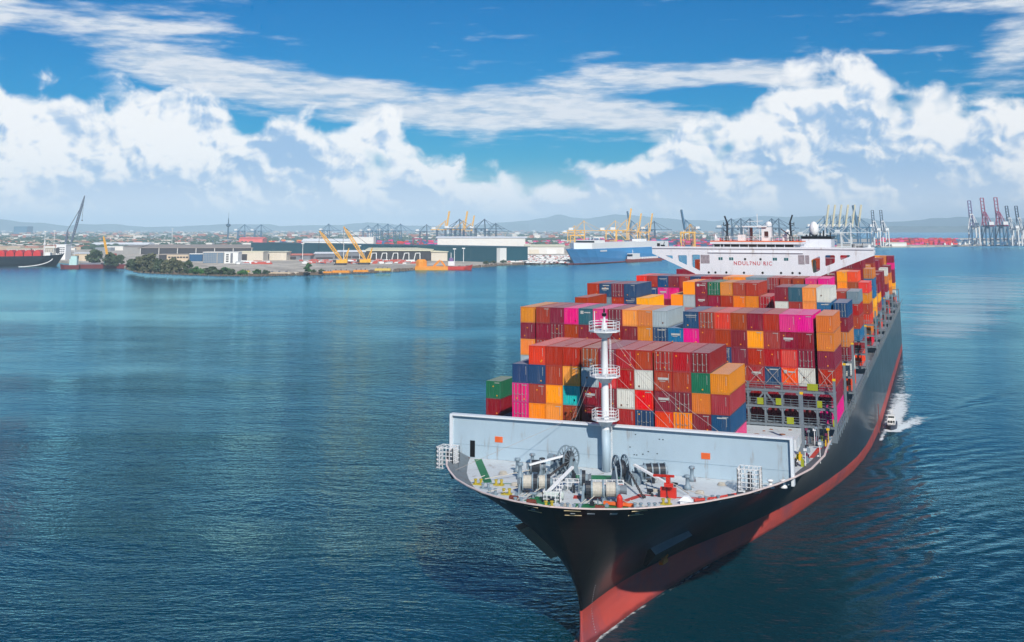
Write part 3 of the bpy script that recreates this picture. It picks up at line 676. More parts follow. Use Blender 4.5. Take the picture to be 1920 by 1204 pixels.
# wheelhouse
WH0, WH1 = 5.75, 26.6
wh = MB(); wh.box(WH0, WH1, BY + .5, BY + 8, 23.5, 24.40); wh.box(WH0, WH1, BY + .85, BY + 8, 24.40, 25.40); wh.box(WH0 - .3, WH1 + .3, BY - .1, BY + 8.4, 25.40, 25.95)
wheel = wh.build('wheelhouse', M_shipwhite, bridge)
ldg = MB(); ldg.box(4.9, 27.2, BY - .28, BY + .5, 23.35, 23.52); ldg.build('ledge', M_shipwhite, bridge)
ob = MB(); ob.box(WH0 - .32, WH1 + .32, BY - .14, BY + 8.42, 25.95, 26.16); ob.build('roof_band', M_orange, bridge)
for (p0, p1) in ((1339, 1349.5), (1350.8, 1356), (1357.3, 1368.5), (1370.3, 1385.5), (1387, 1402), (1403.6, 1418.5), (1420, 1435), (1437, 1452.3), (1454, 1470), (1471.3, 1487.5)):
    x0, x1 = XZ(p0, 460)[0], XZ(p1, 460)[0]
    g_ = MB(); g_.prism([(x0, BY + .46, 24.46), (x1, BY + .46, 24.46), (x1, BY + .22, 25.36), (x0, BY + .22, 25.36)], (0, .5, 0)); g_.build('window', M_glass, bridge)
for px in (1338, 1350.1, 1356.7, 1369.4, 1386.2, 1402.8, 1419.3, 1436, 1453.1, 1470.6, 1488.6):
    x = XZ(px, 460)[0]; g_ = MB(); g_.prism([(x - .09, BY + .43, 24.42), (x + .09, BY + .43, 24.42), (x + .09, BY + .18, 25.40), (x - .09, BY + .18, 25.40)], (0, .5, 0)); g_.build('window_post', M_shipwhite, bridge)
for px, py in ((1351, 485), (1371, 485.3), (1453, 486), (1474, 486.3)):
    for dx in (-2.1, 2.1):
        x, z = XZ(px + dx, py); g_ = MB(); g_.box(x - .22, x + .22, BY - .03, BY + .1, z - .33, z + .33); g_.build('window', M_teal_glass, bridge)
for px, py in ((1397, 486), (1426, 486.2), (1329, 511), (1341.5, 511), (1362, 511), (1395, 511.5), (1430, 511.7), (1464.5, 512), (1486, 512), (1499.5, 512.3)):
    x, z = XZ(px, py); g_ = MB(); g_.tube((x, BY - .05, z), (x, BY + .1, z), .27, n=12); g_.build('porthole', M_black, bridge)
M_letter = mat('red lettering', srgb(186, 44, 62), .5)
def lettering(txt, x0, x1, z0, h, y, m, parent, name='lettering'):
    cu = bpy.data.curves.new('t', 'FONT'); cu.body = txt; cu.size = 1; cu.extrude = .01; cu.space_character = 1.25; cu.offset = .014
    tmp = bpy.data.objects.new('tmp', cu); COL.objects.link(tmp); bpy.context.view_layer.update()
    me = bpy.data.meshes.new_from_object(tmp.evaluated_get(bpy.context.evaluated_depsgraph_get())); bpy.data.objects.remove(tmp)
    xs = [v.co.x for v in me.vertices]; ys = [v.co.y for v in me.vertices]; a, b, c, d = min(xs), max(xs), min(ys), max(ys)
    for v in me.vertices: v.co = ((v.co.x - a) / (b - a) * (x1 - x0) + x0, y - v.co.z, (v.co.y - c) / (d - c) * h + z0)
    return link(name, me, m, parent)
lettering('NDUL7NU RIC', 11.0, 19.95, 20.45, .92, BY - .02, M_letter, bridge)
lettering('Cun BEl', 15.6, 19.9, 23.58, .46, BY + .47, M_letter, bridge); lettering('.d dB c', 9.3, 12.1, 23.58, .38, BY + .47, M_letter, bridge)
# compass deck gear
rl = MB()
for z in (26.5, 26.85, 27.2): rl.bar((WH0, BY, z), (WH1, BY, z), .05)
for k in range(22): x = WH0 + (WH1 - WH0) * k / 21; rl.bar((x, BY, 26.1), (x, BY, 27.25), .05)
rl.build('railing', M_white, bridge)
for px, py0, lean in ((1360.5, 405, -1), (1481, 403, 1)):
    x, z1 = XZ(px, py0); m_ = MB(); m_.bar((x, BY + 1, 26.1), (x - lean * .15, BY + 1, z1 - 1.6), .42); m_.bar((x - lean * .15, BY + 1, z1 - 1.7), (x + lean * .45, BY + 1, z1), .34); m_.bar((x - .6, BY + 1, z1 - 2.2), (x + .7, BY + 1, z1 - 2.0), .16)
    m_.bar((x - .2, BY + 1, 28.2), (x + lean * .8, BY + 1, 28.8), .16); m_.bar((x - .1, BY + 1, 29.6), (x + lean * .75, BY + 1, 30.0), .14); m_.bar((x + lean * .75, BY + 1, 29.7), (x + lean * .75, BY + 1, 30.6), .12); m_.bar((x, BY + 1, 26.1), (x, BY + 1, 27.4), .8)
    m_.build('signal_mast', M_dark, bridge)
rm = MB(); rm.box(17.3, 19.6, BY + 3, BY + 5, 26.1, 29.4); rm.box(12.8, 18.6, BY + 2.5, BY + 5.5, 29.4, 29.7); rm.box(11.6, 13.4, BY + 3, BY + 4, 26.1, 27.6); rm.box(22.2, 24.1, BY + 3, BY + 5, 26.1, 27.8)
for x in (13, 14.2, 16.8): rm.bar((x, BY + 3, 26.1), (x, BY + 3, 29.4), .12)
rm.bar((13, BY + 3, 26.3), (16.8, BY + 3, 29.3), .08); rm.bar((16.8, BY + 3, 26.3), (13, BY + 3, 29.3), .08)
rm.lathe((18.9, BY + 4, 29.6), [(.7, 0), (.8, .5), (.55, 1.0), (.1, 1.2)], 12); rm.lathe((23.3, BY + 4, 27.8), [(.6, 0), (.7, .4), (.4, .9), (.05, 1.1)], 12); rm.bar((16.4, BY + 3, 29.7), (16.4, BY + 3, 32.6), .14); rm.bar((14.0, BY + 3, 30.7), (17.8, BY + 3, 30.9), .12)
rm.lathe((6.6, BY + 1.2, 26.1), [(.35, 0), (.3, .8), (.08, 1.6)], 8)
rm.build('radar_tower', M_white, bridge)
dk_ = MB(); dk_.box(14.7, 15.3, BY + 2.2, BY + 2.6, 26.1, 29.3); dk_.box(18.0, 18.9, BY + 2.9, BY + 2.99, 27.0, 28.4); dk_.bar((22.0, BY + 2, 29.0), (23.9, BY + 2, 27.6), .22); dk_.bar((23.9, BY + 2, 27.7), (23.9, BY + 2, 26.1), .2); dk_.build('radar_scanner', mat('brown gear', srgb(74, 38, 36), .6), bridge)
random.seed(21)
for k in range(34):
    x = random.uniform(WH0 + .5, WH1 - .5); h = random.choice((.4, .6, .9, 1.2)); w_ = random.uniform(.1, .35); b_ = MB(); yy = BY + random.uniform(.8, 5); b_.box(x, x + w_, yy, yy + .4, 26.1, 26.1 + h); b_.build('deck_locker', random.choice((M_white, M_white, M_dark, M_redpaint, M_grey)), bridge)
# funnel
fy = 126.0; fa, fb = at_y(1503, 447, fy), at_y(1559, 463, fy)
fn_ = MB(); fn_.box(fa.x, fb.x, fy, fy + 9, 24.0, fa.z - .1); fn_.box(20.0, fb.x, BY + 5.52, fy + 9.2, 23.55, 23.98); funnel = fn_.build('funnel', M_shipwhite, bridge)
fp = MB(); fp.box(fa.x - .1, fb.x + .1, fy - .1, fy + 9.1, fa.z - .1, fa.z + .5); fp.build('funnel_top', M_black, bridge)
fr_ = MB(); c_ = at_y(1525.5, 432, fy + 1); fr_.lathe((c_.x, fy + 2, fa.z + .5), [(.5, 0), (.95, .6), (1.15, 1.5), (1.05, 2.5), (.6, 3.3), (.1, 3.6)], 16); fr_.build('radome', M_white, bridge, True)
fg = MB()
for k in range(8): x = fa.x + 1 + k * .8; fg.tube((x, fy + 1.5, fa.z + .5), (x + .1, fy + 1.5, fa.z + .9 + .5 * (k % 3)), .18)
fg.build('exhaust_pipe', M_dark, bridge)
for (p0, p1) in ((1232, 1246), (1597, 1618)):
    x0, x1 = XZ(p0, 464)[0], XZ(p1, 464)[0]; w_ = MB(); w_.box(x0, x0 + .6, BY, BY + .6, 24.75, 25.5); w_.box(x0 + .9, x1, BY, BY + .5, 24.75, 25.15); w_.bar((x1 - .3, BY, 24.75), (x1, BY, 25.9), .12); w_.build('wing_console', M_dark, bridge)
wr_ = MB()
for z in (24.95, 25.3, 25.6): wr_.bar((38.4, BY, z), (42.8, BY, z), .05)
for k in range(8): wr_.bar((38.4 + .62 * k, BY, 24.5), (38.4 + .62 * k, BY, 25.6), .05)
wr_.build('railing', M_white, bridge)
# ------------------------------------------------------------------ lashing bridges
def lashing(y, zs, x0, x1, full):
    lb = empty('lashing_bridge'); lb.parent = ship; lb.location = -Vector(ship.location)
    n_ = max(2, int(round((x1 - x0) / 2.48))); top = zs[-1]
    for k in range(n_ + 1):
        x = x0 + (x1 - x0) * k / n_
        if not full and k < n_ - 1: continue
        b = MB(); b.box(x - .14, x + .14, y, y + .26, -1.1, top + (1.0 if k % 2 else .2)); b.box(x - .14, x + .14, y + 1.1, y + 1.35, -1.1, top); b.build('post', M_steel, lb)
    for z in zs:
        b = MB(); b.box(x0 - .2, x1 + .2, y - .05, y + 1.4, z - .16, z); b.box(x0 - .2, x1 + .2, y - .06, y + .06, z - .30, z - .16); b.build('walkway', M_steel, lb)
        b = MB()
        for h in (.35, .7, 1.05): b.bar((x0, y - .02, z + h), (x1, y - .02, z + h), .06)
        for k in range(2 * n_ + 1): x = x0 + (x1 - x0) * k / (2 * n_); b.bar((x, y - .02, z), (x, y - .02, z + 1.05), .05)
        b.build('railing', M_steel, lb)
    if full:
        for k in range(n_):
            xa = x0 + (x1 - x0) * k / n_; xb = x0 + (x1 - x0) * (k + 1) / n_
            for z in zs[1:]:
                b = MB(); b.prism([(xa + .18, y + .02, z - .17), (xa + .7, y + .02, z - .17), (xa + .18, y + .02, z - .75)], (0, .2, 0)); b.prism([(xb - .18, y + .02, z - .17), (xb - .7, y + .02, z - .17), (xb - .18, y + .02, z - .75)], (0, .2, 0)); b.build('gusset', M_steel, lb)
            if k in (n_ - 5, n_ - 4):
                b = MB(); s_ = 1 if k == n_ - 5 else -1; c_ = xb if s_ > 0 else xa; b.bar((c_, y + .15, zs[-1] - .3), (c_ - s_ * 1.5, y + .15, zs[-2] + .2), .22); b.build('brace', M_steel, lb)
    return lb
lb = lashing(22.3, [.73, 3.25, 5.55], -8.2, 41.35, True)
for (x, z, w_) in ((30.3, 3.35, .9), (33.0, 3.4, .8), (34.5, .8, 1.0), (37.6, 5.7, 1.5), (38.9, 3.35, .7), (41.0, .8, .6)):
    b = MB(); b.box(x, x + w_, 22.22, 22.3, z, z + .95); b.build('plate', M_olive, lb)
for k in range(14, 20):                                # crossed lashing rods on the second bay
    x = X2[k] + .1
    for a, c_ in (((x, 24.62, .76 + 2 * TIER + .1), (x + 2.2, 24.68, .76 + 3 * TIER - .1)), ((x + 2.2, 24.56, .76 + 2 * TIER + .1), (x, 24.62, .76 + 3 * TIER - .1))):
        b = MB(); b.tube(a, c_, .035, n=5); b.build('lashing_rod', M_cable, lb)
b = MB(); b.tube((39.1, 24.5, 8.6), (41.2, 24.5, 4.0), .035, n=5); b.build('lashing_rod', M_cable, lb)
for y in (58.6, 95.4, 136.2, 157.6, 181.6, 206.6, 235.6, 263.6, 297): lashing(y, [.6, 3.2, 5.8], 30.2, 41.3, False)
# yellow capped guide posts along the deck edge
for (x, y, zt) in ((38.15, 10.4, 6.85), (41.55, 20.5, 7.45), (41.6, 38.2, 7.6), (41.6, 56.5, 9.0), (41.6, 93, 9.0), (41.6, 131, 9.5), (41.6, 178, 9.5)):
    b = MB(); b.bar((x, y, -1.1), (x, y, zt), .36, .36); b.prism([(x - .2, y - .2, -1.1), (x - .9, y - .2, -1.1), (x - .18, y - .2, .6)], (0, .3, 0)); po = b.build('guide_post', M_steel, ship)
    b = MB(); b.box(x - .22, x + .22, y - .22, y + .22, zt, zt + .3); b.build('post_cap', M_yellow, po)
# ------------------------------------------------------------------ hatch covers and side gear
for (x0, x1, y0, y1, z) in ((-.4, 30.9, -.8, 12.6, -.02), (-2, 36.9, 13.2, 22.2, .3), (-8.5, 41.4, 24.5, 37.5, .74), (-8.5, 38, 39, 58.4, .3), (-8.5, 41.2, 60.7, 86.5, .26), (-8.5, 41.2, 97.6, 111, .26)):
    b = MB(); b.box(x0, x1, y0, y1, -1.1, z); b.build('hatch_cover', M_deck if y0 > 13 and y0 < 14 else M_grey, ship)
for y in (138.5, 160, 184, 209, 238, 266, 300):
    b = MB(); b.box(-8.5, 41.2, y - .3, y + 12.6, -1.1, .26); b.build('hatch_cover', M_grey, ship)
b = MB(); b.box(-9.4, -6.7, 12.2, 18.8, -1.1, .75); b.build('hatch_cover', M_grey, ship)
for (x, y, w_) in ((31.2, 15.2, .7), (32.6, 19.6, .5), (34.6, 16.4, .8), (35.2, 20.2, .5), (31.8, 18.0, .4)):
    b = MB(); b.lathe((x, y, .3), [(w_ * .5, .0), (w_ * .55, .06), (w_ * .3, .1)], 12); b.build('deck_fitting', mat('rusty fitting', srgb(150, 96, 66), .8), ship)
random.seed(33)
for k in range(46):                                     # clutter beside the hatch at the shoulder
    y = random.uniform(3, 21.5); x = random.uniform(37.2, 40.9); h = random.uniform(.25, 1.0); w_ = random.uniform(.2, .7)
    if 38.6 < x < 40.4 and 8.5 < y < 16.8: continue
    b = MB(); kind = random.random()
    if kind < .4: b.lathe((x, y, -1.09), [(w_ * .5, 0), (w_ * .5, .1), (w_ * .3, .14), (w_ * .3, h), (w_ * .5, h + .04), (w_ * .45, h + .25)], 10)
    elif kind < .75: b.box(x, x + w_, y, y + w_ * 1.4, -1.09, -1.09 + h); b.box(x + .05, x + w_ * .6, y + .1, y + w_, -1.09 + h, -1.0 + h * 1.3)
    else: b.bar((x, y, -1.09), (x, y, .4 + h), .09); b.box(x - .2, x + .2, y - .15, y + .15, .3 + h, .6 + h)
    b.build(('mooring_bollard', 'vent_box', 'hose_station')[0 if kind < .4 else 1 if kind < .75 else 2], random.choice((M_grey, M_grey, M_white, M_olive, M_dark, M_yellow, mat('plum gear', srgb(110, 40, 74), .6), M_steel)), ship)
rd = MB(); rd.prism([(39.0, 9.0, -1.085), (39.85, 9.3, -1.085), (40.2, 16.3, -1.085), (39.35, 16.2, -1.085)], (0, 0, .03)); rd.build('red_walkway', M_reddeck, ship)
# side rail posts along the deck edge, right side and left side
for side in (1, -1):
    b = MB(); x = CX + side * 24.95
    for z in (-.1, .35, .8): b.bar((x, 22, z), (x, 326, z), .06)
    b.build('side_rail', M_steel, ship)
    y = 22.5
    while y < 300:
        b = MB(); b.bar((x, y, -1.1), (x, y, .85), .10); b.bar((x - side * .05, y, .3), (x - side * .5, y + .4, -1.1), .08); b.build('rail_post', M_steel, ship); y += 3.0 if side > 0 else 12.0
# ------------------------------------------------------------------ forecastle gear
Z0 = -1.095
def strip(pts, w, m, name):
    for a, c in zip(pts, pts[1:]):
        a, c = Vector((*a, Z0 + .012)), Vector((*c, Z0 + .012)); b = MB(); b.bar(a, c, w, .012); b.build(name, m, ship)
strip([(-1.6, -8.2), (4.7, -19.6)], 1.0, M_green, 'green_walkway'); strip([(4.9, -20.1), (8.6, -18.6), (11, -18)], .28, M_green, 'green_walkway')
strip([(12.0, -24.6), (15.2, -25.6)], 2.4, M_green, 'green_walkway'); strip([(13.4, -13.2), (19, -11.4)], 2.6, M_green, 'green_walkway'); strip([(17.6, -25.8), (23.4, -24.2)], 1.9, M_green, 'green_walkway')
strip([(21.7, -23.5), (23.4, -18.6)], .8, M_reddeck, 'red_walkway'); strip([(22.9, -18.4), (27.6, -18.1), (31.8, -16.8)], .45, M_reddeck, 'red_walkway'); strip([(16.4, -22.2), (19.4, -21.4)], 1.5, M_reddeck, 'red_walkway'); strip([(14.5, -15.6), (20, -14.4)], .5, M_reddeck, 'red_walkway')
def wheel(cx, cy, r, ax, w_):
    """spoked chain wheel with its side frame"""
    root = empty('windlass'); root.parent = ship; root.location = -Vector(ship.location)
    ax = Vector(ax).normalized(); u = Vector((-ax.y, ax.x, 0)); c0 = Vector((cx, cy, Z0 + r + .35))
    for s_ in (0, w_):
        c = c0 + ax * s_; b = MB(); n_ = 28
        ring = [c + (u * math.cos(6.2832 * k / n_) + Vector((0, 0, 1)) * math.sin(6.2832 * k / n_)) * r for k in range(n_)]
        for a, d in zip(ring, ring[1:] + ring[:1]): b.bar(a, d, .16, .16, up=ax)
        b.build('rim', M_grey, root)
        b = MB()
        for k in range(14):
            t = 6.2832 * k / 14; b.bar(c + (u * math.cos(t) + Vector((0, 0, math.sin(t)))) * .25, c + (u * math.cos(t + .25) + Vector((0, 0, math.sin(t + .25)))) * r, .07, .07, up=ax)
        b.tube(c - ax * .12, c + ax * .12, .32, n=12); b.build('spokes', M_steel, root)
    b = MB(); b.tube(c0 - ax * .5, c0 + ax * (w_ + .6), .16, n=10); b.tube(c0 + ax * .2, c0 + ax * (w_ - .2), r * .62, n=20); b.build('drum', M_dark, root, True)
    b = MB()
    for s_ in (-.35, w_ + .4):
        c = c0 + ax * s_; b.prism([tuple(c - u * 1.2 - Vector((0, 0, r + .35))), tuple(c + u * 1.2 - Vector((0, 0, r + .35))), tuple(c + u * .3 + Vector((0, 0, .35))), tuple(c - u * .3 + Vector((0, 0, .35)))], tuple(ax * .18))
    b.build('side_frame', M_grey, root)
    b = MB(); e = c0 + ax * (w_ + 1.3); b.box(e.x - .7, e.x + .7, e.y - .6, e.y + .6, Z0, Z0 + 1.3); b.tube(e + Vector((0, 0, -.2)), e + ax * 1.3 + Vector((0, 0, -.2)), .45, n=12); b.build('motor', M_grey, root)
wheel(12.7, -12.0, 1.5, (-.93, .36, 0), 1.0); wheel(19.4, -14.9, 1.5, (.80, .60, 0), 1.1)
def drum(p, q, r, segs, name='mooring_winch'):
    """mooring winch: rope drum between discs on stands"""
    root = empty(name); root.parent = ship; root.location = -Vector(ship.location)
    p, q = Vector((*p, Z0 + r + .3)), Vector((*q, Z0 + r + .3)); d = q - p; L = d.length; d.normalize(); t = 0
    for kind, ln in segs:
        a, c = p + d * t * L, p + d * (t + ln) * L; t += ln; b = MB()
        if kind == 'disc': b.tube(a, c, r, n=20); b.build('flange', M_grey, root, False)
        elif kind == 'rope':
            m_ = max(3, int(ln * L / .16))
            for k in range(m_): b.tube(a + (c - a) * (k / m_), a + (c - a) * ((k + .85) / m_), r * .80, n=16)
            b.tube(a, c, r * .74, n=14); b.build('rope', M_rope, root)
        elif kind == 'dark': b.tube(a, c, r * .9, n=18); b.build('brake', M_dark, root)
        elif kind == 'stand': b.tube(a, c, r * .5, n=12); b.prism([(a.x, a.y - .7, Z0), (a.x, a.y + .7, Z0), (a.x, a.y + .35, a.z + .3), (a.x, a.y - .35, a.z + .3)], (max(.12, (c - a).x), 0, 0)); b.build('stand', M_grey, root)
        elif kind == 'end': b.tube(a, c, r * .42, r * .55, n=12); b.build('warping_head', M_steel, root)
drum((9.8, -22.9), (13.6, -21.6), .95, (('end', .08), ('stand', .06), ('disc', .04), ('rope', .24), ('disc', .04), ('dark', .12), ('stand', .05), ('rope', .18), ('disc', .04), ('dark', .1), ('stand', .05)))
drum((18.0, -23.6), (22.6, -22.0), 1.0, (('stand', .06), ('dark', .12), ('disc', .04), ('rope', .22), ('disc', .04), ('stand', .05), ('rope', .22), ('disc', .04), ('stand', .05), ('end', .16)))
drum((21.6, -11.4), (24.6, -9.9), .85, (('stand', .06), ('disc', .05), ('dark', .2), ('disc', .05), ('dark', .2), ('disc', .05), ('dark', .2), ('disc', .05), ('stand', .06)))
drum((7.6, -14.2), (10.0, -13.3), .8, (('end', .1), ('stand', .08), ('disc', .06), ('dark', .4), ('disc', .06), ('stand', .08), ('end', .15)))
drum((15.9, -18.4), (17.2, -18.0), .95, (('disc', .2), ('dark', .3), ('stand', .2), ('end', .3)))
for p, q in (((12.0, -13.0, 1.3), (8.2, -14.8, .3)), ((15.2, -18.8, 1.4), (13.6, -23.2, -.6)), ((21.4, -14.3, 1.25), (26.2, -16.4, -.2))):
    b = MB(); b.bar(p, q, .34, .22); b.build('chain_guard', M_white, ship)
def rail(p, q, h=1.1, n_=8):
    b = MB(); p, q = Vector((*p, Z0)), Vector((*q, Z0))
    for f in (.34, .67, 1.0): b.bar(p + Vector((0, 0, h * f)), q + Vector((0, 0, h * f)), .065)
    for k in range(n_ + 1): c = p + (q - p) * k / n_; b.bar(c, c + Vector((0, 0, h)), .07)
    b.build('deck_railing', M_white, ship)
rail((11.6, -20.0), (16.6, -18.9), 1.25); rail((17.3, -18.9), (21.0, -17.6), 1.25, 6); rail((13.4, -21.4), (14.6, -20.9), 1.2, 4); rail((14.0, -25.8), (15.9, -25.6), 1.2, 4); rail((14.0, -25.8), (13.8, -24.6), 1.2, 3); rail((15.9, -25.6), (15.7, -24.4), 1.2, 3)
def cage(x, y, w_, d_, h):
    b = MB(); x0, x1, y0, y1 = x - w_ / 2, x + w_ / 2, y - d_ / 2, y + d_ / 2
    for k in range(6):
        z = Z0 + .1 + (h - .1) * k / 5
        for a, c in (((x0, y0), (x1, y0)), ((x1, y0), (x1, y1)), ((x1, y1), (x0, y1)), ((x0, y1), (x0, y0))): b.bar((*a, z), (*c, z), .075)
    for k in range(6):
        f = k / 5
        for a in ((x0 + w_ * f, y0), (x0 + w_ * f, y1), (x0, y0 + d_ * f), (x1, y0 + d_ * f)): b.bar((*a, Z0), (*a, Z0 + h), .075)
    for k in range(5): b.bar((x0 + w_ * k / 4, y0, Z0 + h), (x0 + w_ * k / 4, y1, Z0 + h), .07)
    o = b.build('cage', M_white, ship); b = MB(); b.box(x - .2, x + .25, y - .25, y + .25, Z0 + .2, Z0 + h * .8); b.build('cage_gear', M_dark, o)
cage(34.6, -11.9, 2.5, 2.0, 2.6); cage(-3.3, -14.0, 2.3, 2.0, 2.6)
for k in range(9):                                      # chocks and pipes under the left cage
    b = MB(); y = -19.2 + k * .75; x = CX - interp(DK, y) + .8; b.lathe((x, y, Z0), [(.3, 0), (.24, .5), (.32, .62), (.1, .7)], 8); b.build('fairlead', M_dark, ship)
for p, q in (((-.3, -17.4), (-2.6, -12.5)), ((.1, -17.8), (-2.2, -12.9))):
    b = MB(); b.tube((*p, Z0 + .45), (*q, Z0 + .5), .07); b.build('pipe', M_steel, ship)
def vent(x, y, h, m=M_grey):
    b = MB(); b.lathe((x, y, Z0), [(.5, 0), (.42, h * .25), (.24, h * .35), (.22, h * .8), (.40, h * .85), (.36, h), (.05, h + .06)], 12); b.build('ventilator', m, ship, True)
vent(6.0, -13.2, 1.7); vent(7.6, -16.4, 1.9); vent(6.4, -9.0, 1.5); vent(27.7, -13.9, 1.6); vent(27.3, -9.6, 1.7); vent(9.0, -12.4, 1.8, M_dark); vent(36.6, -9.5, .9, M_white); vent(38.0, -8.9, .9, M_white)
def bollard(x, y, m):
    b = MB()
    for dx in (-.38, .38): b.lathe((x + dx * .8, y + dx * .3, Z0 + .12), [(.17, 0), (.15, .4), (.23, .44), (.21, .54)], 10)
    b.box(x - .6, x + .6, y - .32, y + .32, Z0 + .004, Z0 + .13); b.build('bollard', m, ship)
for x, y in ((6.4, -20.3), (8.9, -24.0), (4.0, -20.9), (27.0, -21.6), (15.3, -27.4)): bollard(x, y, mat('dull yellow', srgb(176, 158, 52), .6, var=.2))
for x, y in ((5.6, -22.4), (7.4, -24.6), (11.6, -27.2), (24.6, -24.6), (26.0, -24.0), (30.6, -19.2), (31.8, -18.2), (17.2, -27.6), (18.6, -27.6)): bollard(x, y, M_grey)
for x, y in ((10.2, -26.2), (12.6, -27.0), (20.4, -26.6)):
    b = MB(); b.tube((x, y, Z0 + .3), (x + 1.0, y - .1, Z0 + .3), .26, n=10); b.box(x - .1, x + 1.1, y - .3, y + .3, Z0 + .003, Z0 + .12); b.build('roller', mat('rusty roller', srgb(112, 52, 38), .7, var=.3), ship)
b = MB(); b.box(25.6, 27.4, -18.6, -18.2, Z0, Z0 + 1.1); b.box(26.3, 26.7, -18.7, -18.1, Z0 + 1.1, Z0 + 2.3); b.bar((24.6, -17.6, 1.0), (27.2, -18.6, 1.3), .25); b.box(26.2, 27.2, -19.2, -18.9, Z0 + 1.3, Z0 + 1.7); b.build('anchor_stopper', M_redpaint, ship)
b = MB(); b.lathe((22.5, -24.5, Z0), [(.35, 0), (.33, 1.0), (.2, 1.25), (.05, 1.35)], 12); b.build('hydrant', M_redpaint, ship); b = MB(); b.box(20.6, 22.2, -24.4, -24.0, Z0 + .1, Z0 + .4); b.box(22.8, 24.2, -24.3, -23.9, Z0 + .1, Z0 + .4); b.build('hydrant_box', M_orange, ship)
b = MB(); b.tube((13.6, -24.7, Z0 + .55), (15.9, -24.1, Z0 + .55), .42, n=14); b.box(14.0, 15.4, -25.0, -24.0, Z0, Z0 + .3); b.build('tank', mat('pale tank', srgb(176, 188, 184), .5), ship, False)
b = MB(); b.box(28.4, 29.6, -20.9, -20.2, Z0, Z0 + .35); b.prism([(28.2, -21.0, Z0 + .36), (29.8, -21.0, Z0 + .36), (29.2, -20.6, Z0 + .8), (28.7, -20.6, Z0 + .8)], (0, .7, 0)); b.build('covered_gear', M_white, ship)
for p, q in (((31.2, -18.9), (33.6, -15.6)), ((29.8, -20.1), (32.6, -17.2))):
    b = MB(); b.tube((*p, Z0 + .35), (*q, Z0 + .35), .16, n=8); b.build('pipe', M_reddeck, ship)
b = MB()
for x, y in ((33.2, -16.6), (34.0, -15.3), (34.8, -13.9)): b.tube((x - .35, y, Z0 + .3), (x + .35, y + .3, Z0 + .3), .24, n=10)
b.build('fairlead', M_dark, ship)
# openings, anchors and marks on the bow plating
def on_hull(y_d, z, side=1):
    i = min(range(len(PAIR)), key=lambda k: abs(PAIR[k][0] - y_d)); return Vector(hull_pt(i, z, side)), i
def hull_frame(i, z, side):
    p = Vector(hull_pt(i, z, side)); q = Vector(hull_pt(min(i + 1, len(PAIR) - 1), z, side)); r = Vector(hull_pt(i, z + .3, side))
    t = (q - p).normalized(); up = (r - p).normalized(); n_ = t.cross(up).normalized()
    if n_.dot(Vector((side, -1, 0))) < 0: n_ = -n_
    return p, t, up, n_
def hull_patch(i, z, side, w_, h, m, name, off=.03, thick=.06, slide=0):
    p, t, up, n_ = hull_frame(i, z, side); p = p + t * slide; b = MB(); c = p + n_ * off
    b.prism([tuple(c - t * w_ / 2), tuple(c + t * w_ / 2), tuple(c + t * w_ / 2 + up * h), tuple(c - t * w_ / 2 + up * h)], tuple(n_ * thick)); return b.build(name, m, hull)
M_trim = mat('brass worn trim', srgb(196, 178, 140), .5); M_recess = mat('chock recess', srgb(6, 7, 10), .5); M_bright = mat('polished steel', srgb(200, 206, 210), .25, metal=.4)
for i, side, z in ((1, 1, -.95), (1, -1, -.95), (5, -1, -.95), (6, -1, -.95), (4, 1, -.95)):
    o = hull_patch(i, z, side, 1.7, .62, M_recess, 'mooring_chock', .02, .03)
    for dz, hh in ((-.03, .05), (.60, .05)): hull_patch(i, z + dz, side, 1.8, hh, M_trim, 'chock_lip', .05, .06)
    hull_patch(i, z + .2, side, .5, .14, M_bright, 'chock_roller', .06, .06)
for i, side in ((2, 1), (3, 1), (3, -1)): hull_patch(i, -.8, side, .8, .26, M_bright, 'fairlead_lip', .03, .05)
for k in range(7): hull_patch(8, -1.25 + .03 * (k % 3), 1, .12 + .1 * (k % 2), .2 - .07 * (k % 3), M_bright, 'name_stroke', .03, .03, slide=k * .42 - 1.0)
for k in range(8): hull_patch(12, -1.35 + .03 * (k % 3), 1, .12 + .1 * (k % 2), .18 - .06 * (k % 3), M_bright, 'name_stroke', .03, .03, slide=k * .4 - 1.0)
M_bol = mat('bolster paint', srgb(20, 22, 26), .5)
b = MB(); top = [(20.9, -6.2, -10.2), (23.4, 4.6, -10.7), (24.1, 4.2, -11.2), (21.9, -6.9, -10.9)]; bot = [(20.2, -6.8, -12.2), (22.7, 3.4, -12.6), (23.0, 3.0, -12.5), (20.8, -7.4, -12.2)]
b.v += top + bot; b.f += [(0, 1, 2, 3), (7, 6, 5, 4), (0, 4, 5, 1), (1, 5, 6, 2), (2, 6, 7, 3), (3, 7, 4, 0)]; b.build('anchor_bolster', M_bol, hull)
b = MB(); b.v += [(x, y, z + .03) for (x, y, z) in top]; b.f.append((0, 1, 2, 3)); b.build('bolster_lit_top', mat('bolster lit top', srgb(132, 140, 146), .5), hull)  # light on the bolster's upper face, painted in as a paler grey sheet
b = MB(); c = Vector((21.7, -2.4, -12.7)); b.bar(c, c + Vector((.3, 2.6, 1.0)), .4, .3); b.bar(c + Vector((0, -1.2, -.1)), c + Vector((.1, 1.2, -.3)), .55, .4); b.bar(c + Vector((0, -1.2, -.1)), c + Vector((.4, .6, .5)), .3, .25); b.build('anchor', mat('anchor rust', srgb(196, 112, 40), .7, var=.3), hull)
b = MB(); p0, p1 = Vector(hull_pt(4, -4.4, -1)), Vector(hull_pt(3, -7.6, -1)); p2, p3 = Vector(hull_pt(5, -4.6, -1)), Vector(hull_pt(4, -7.8, -1)); n_ = Vector((-.95, -.55, -.35))
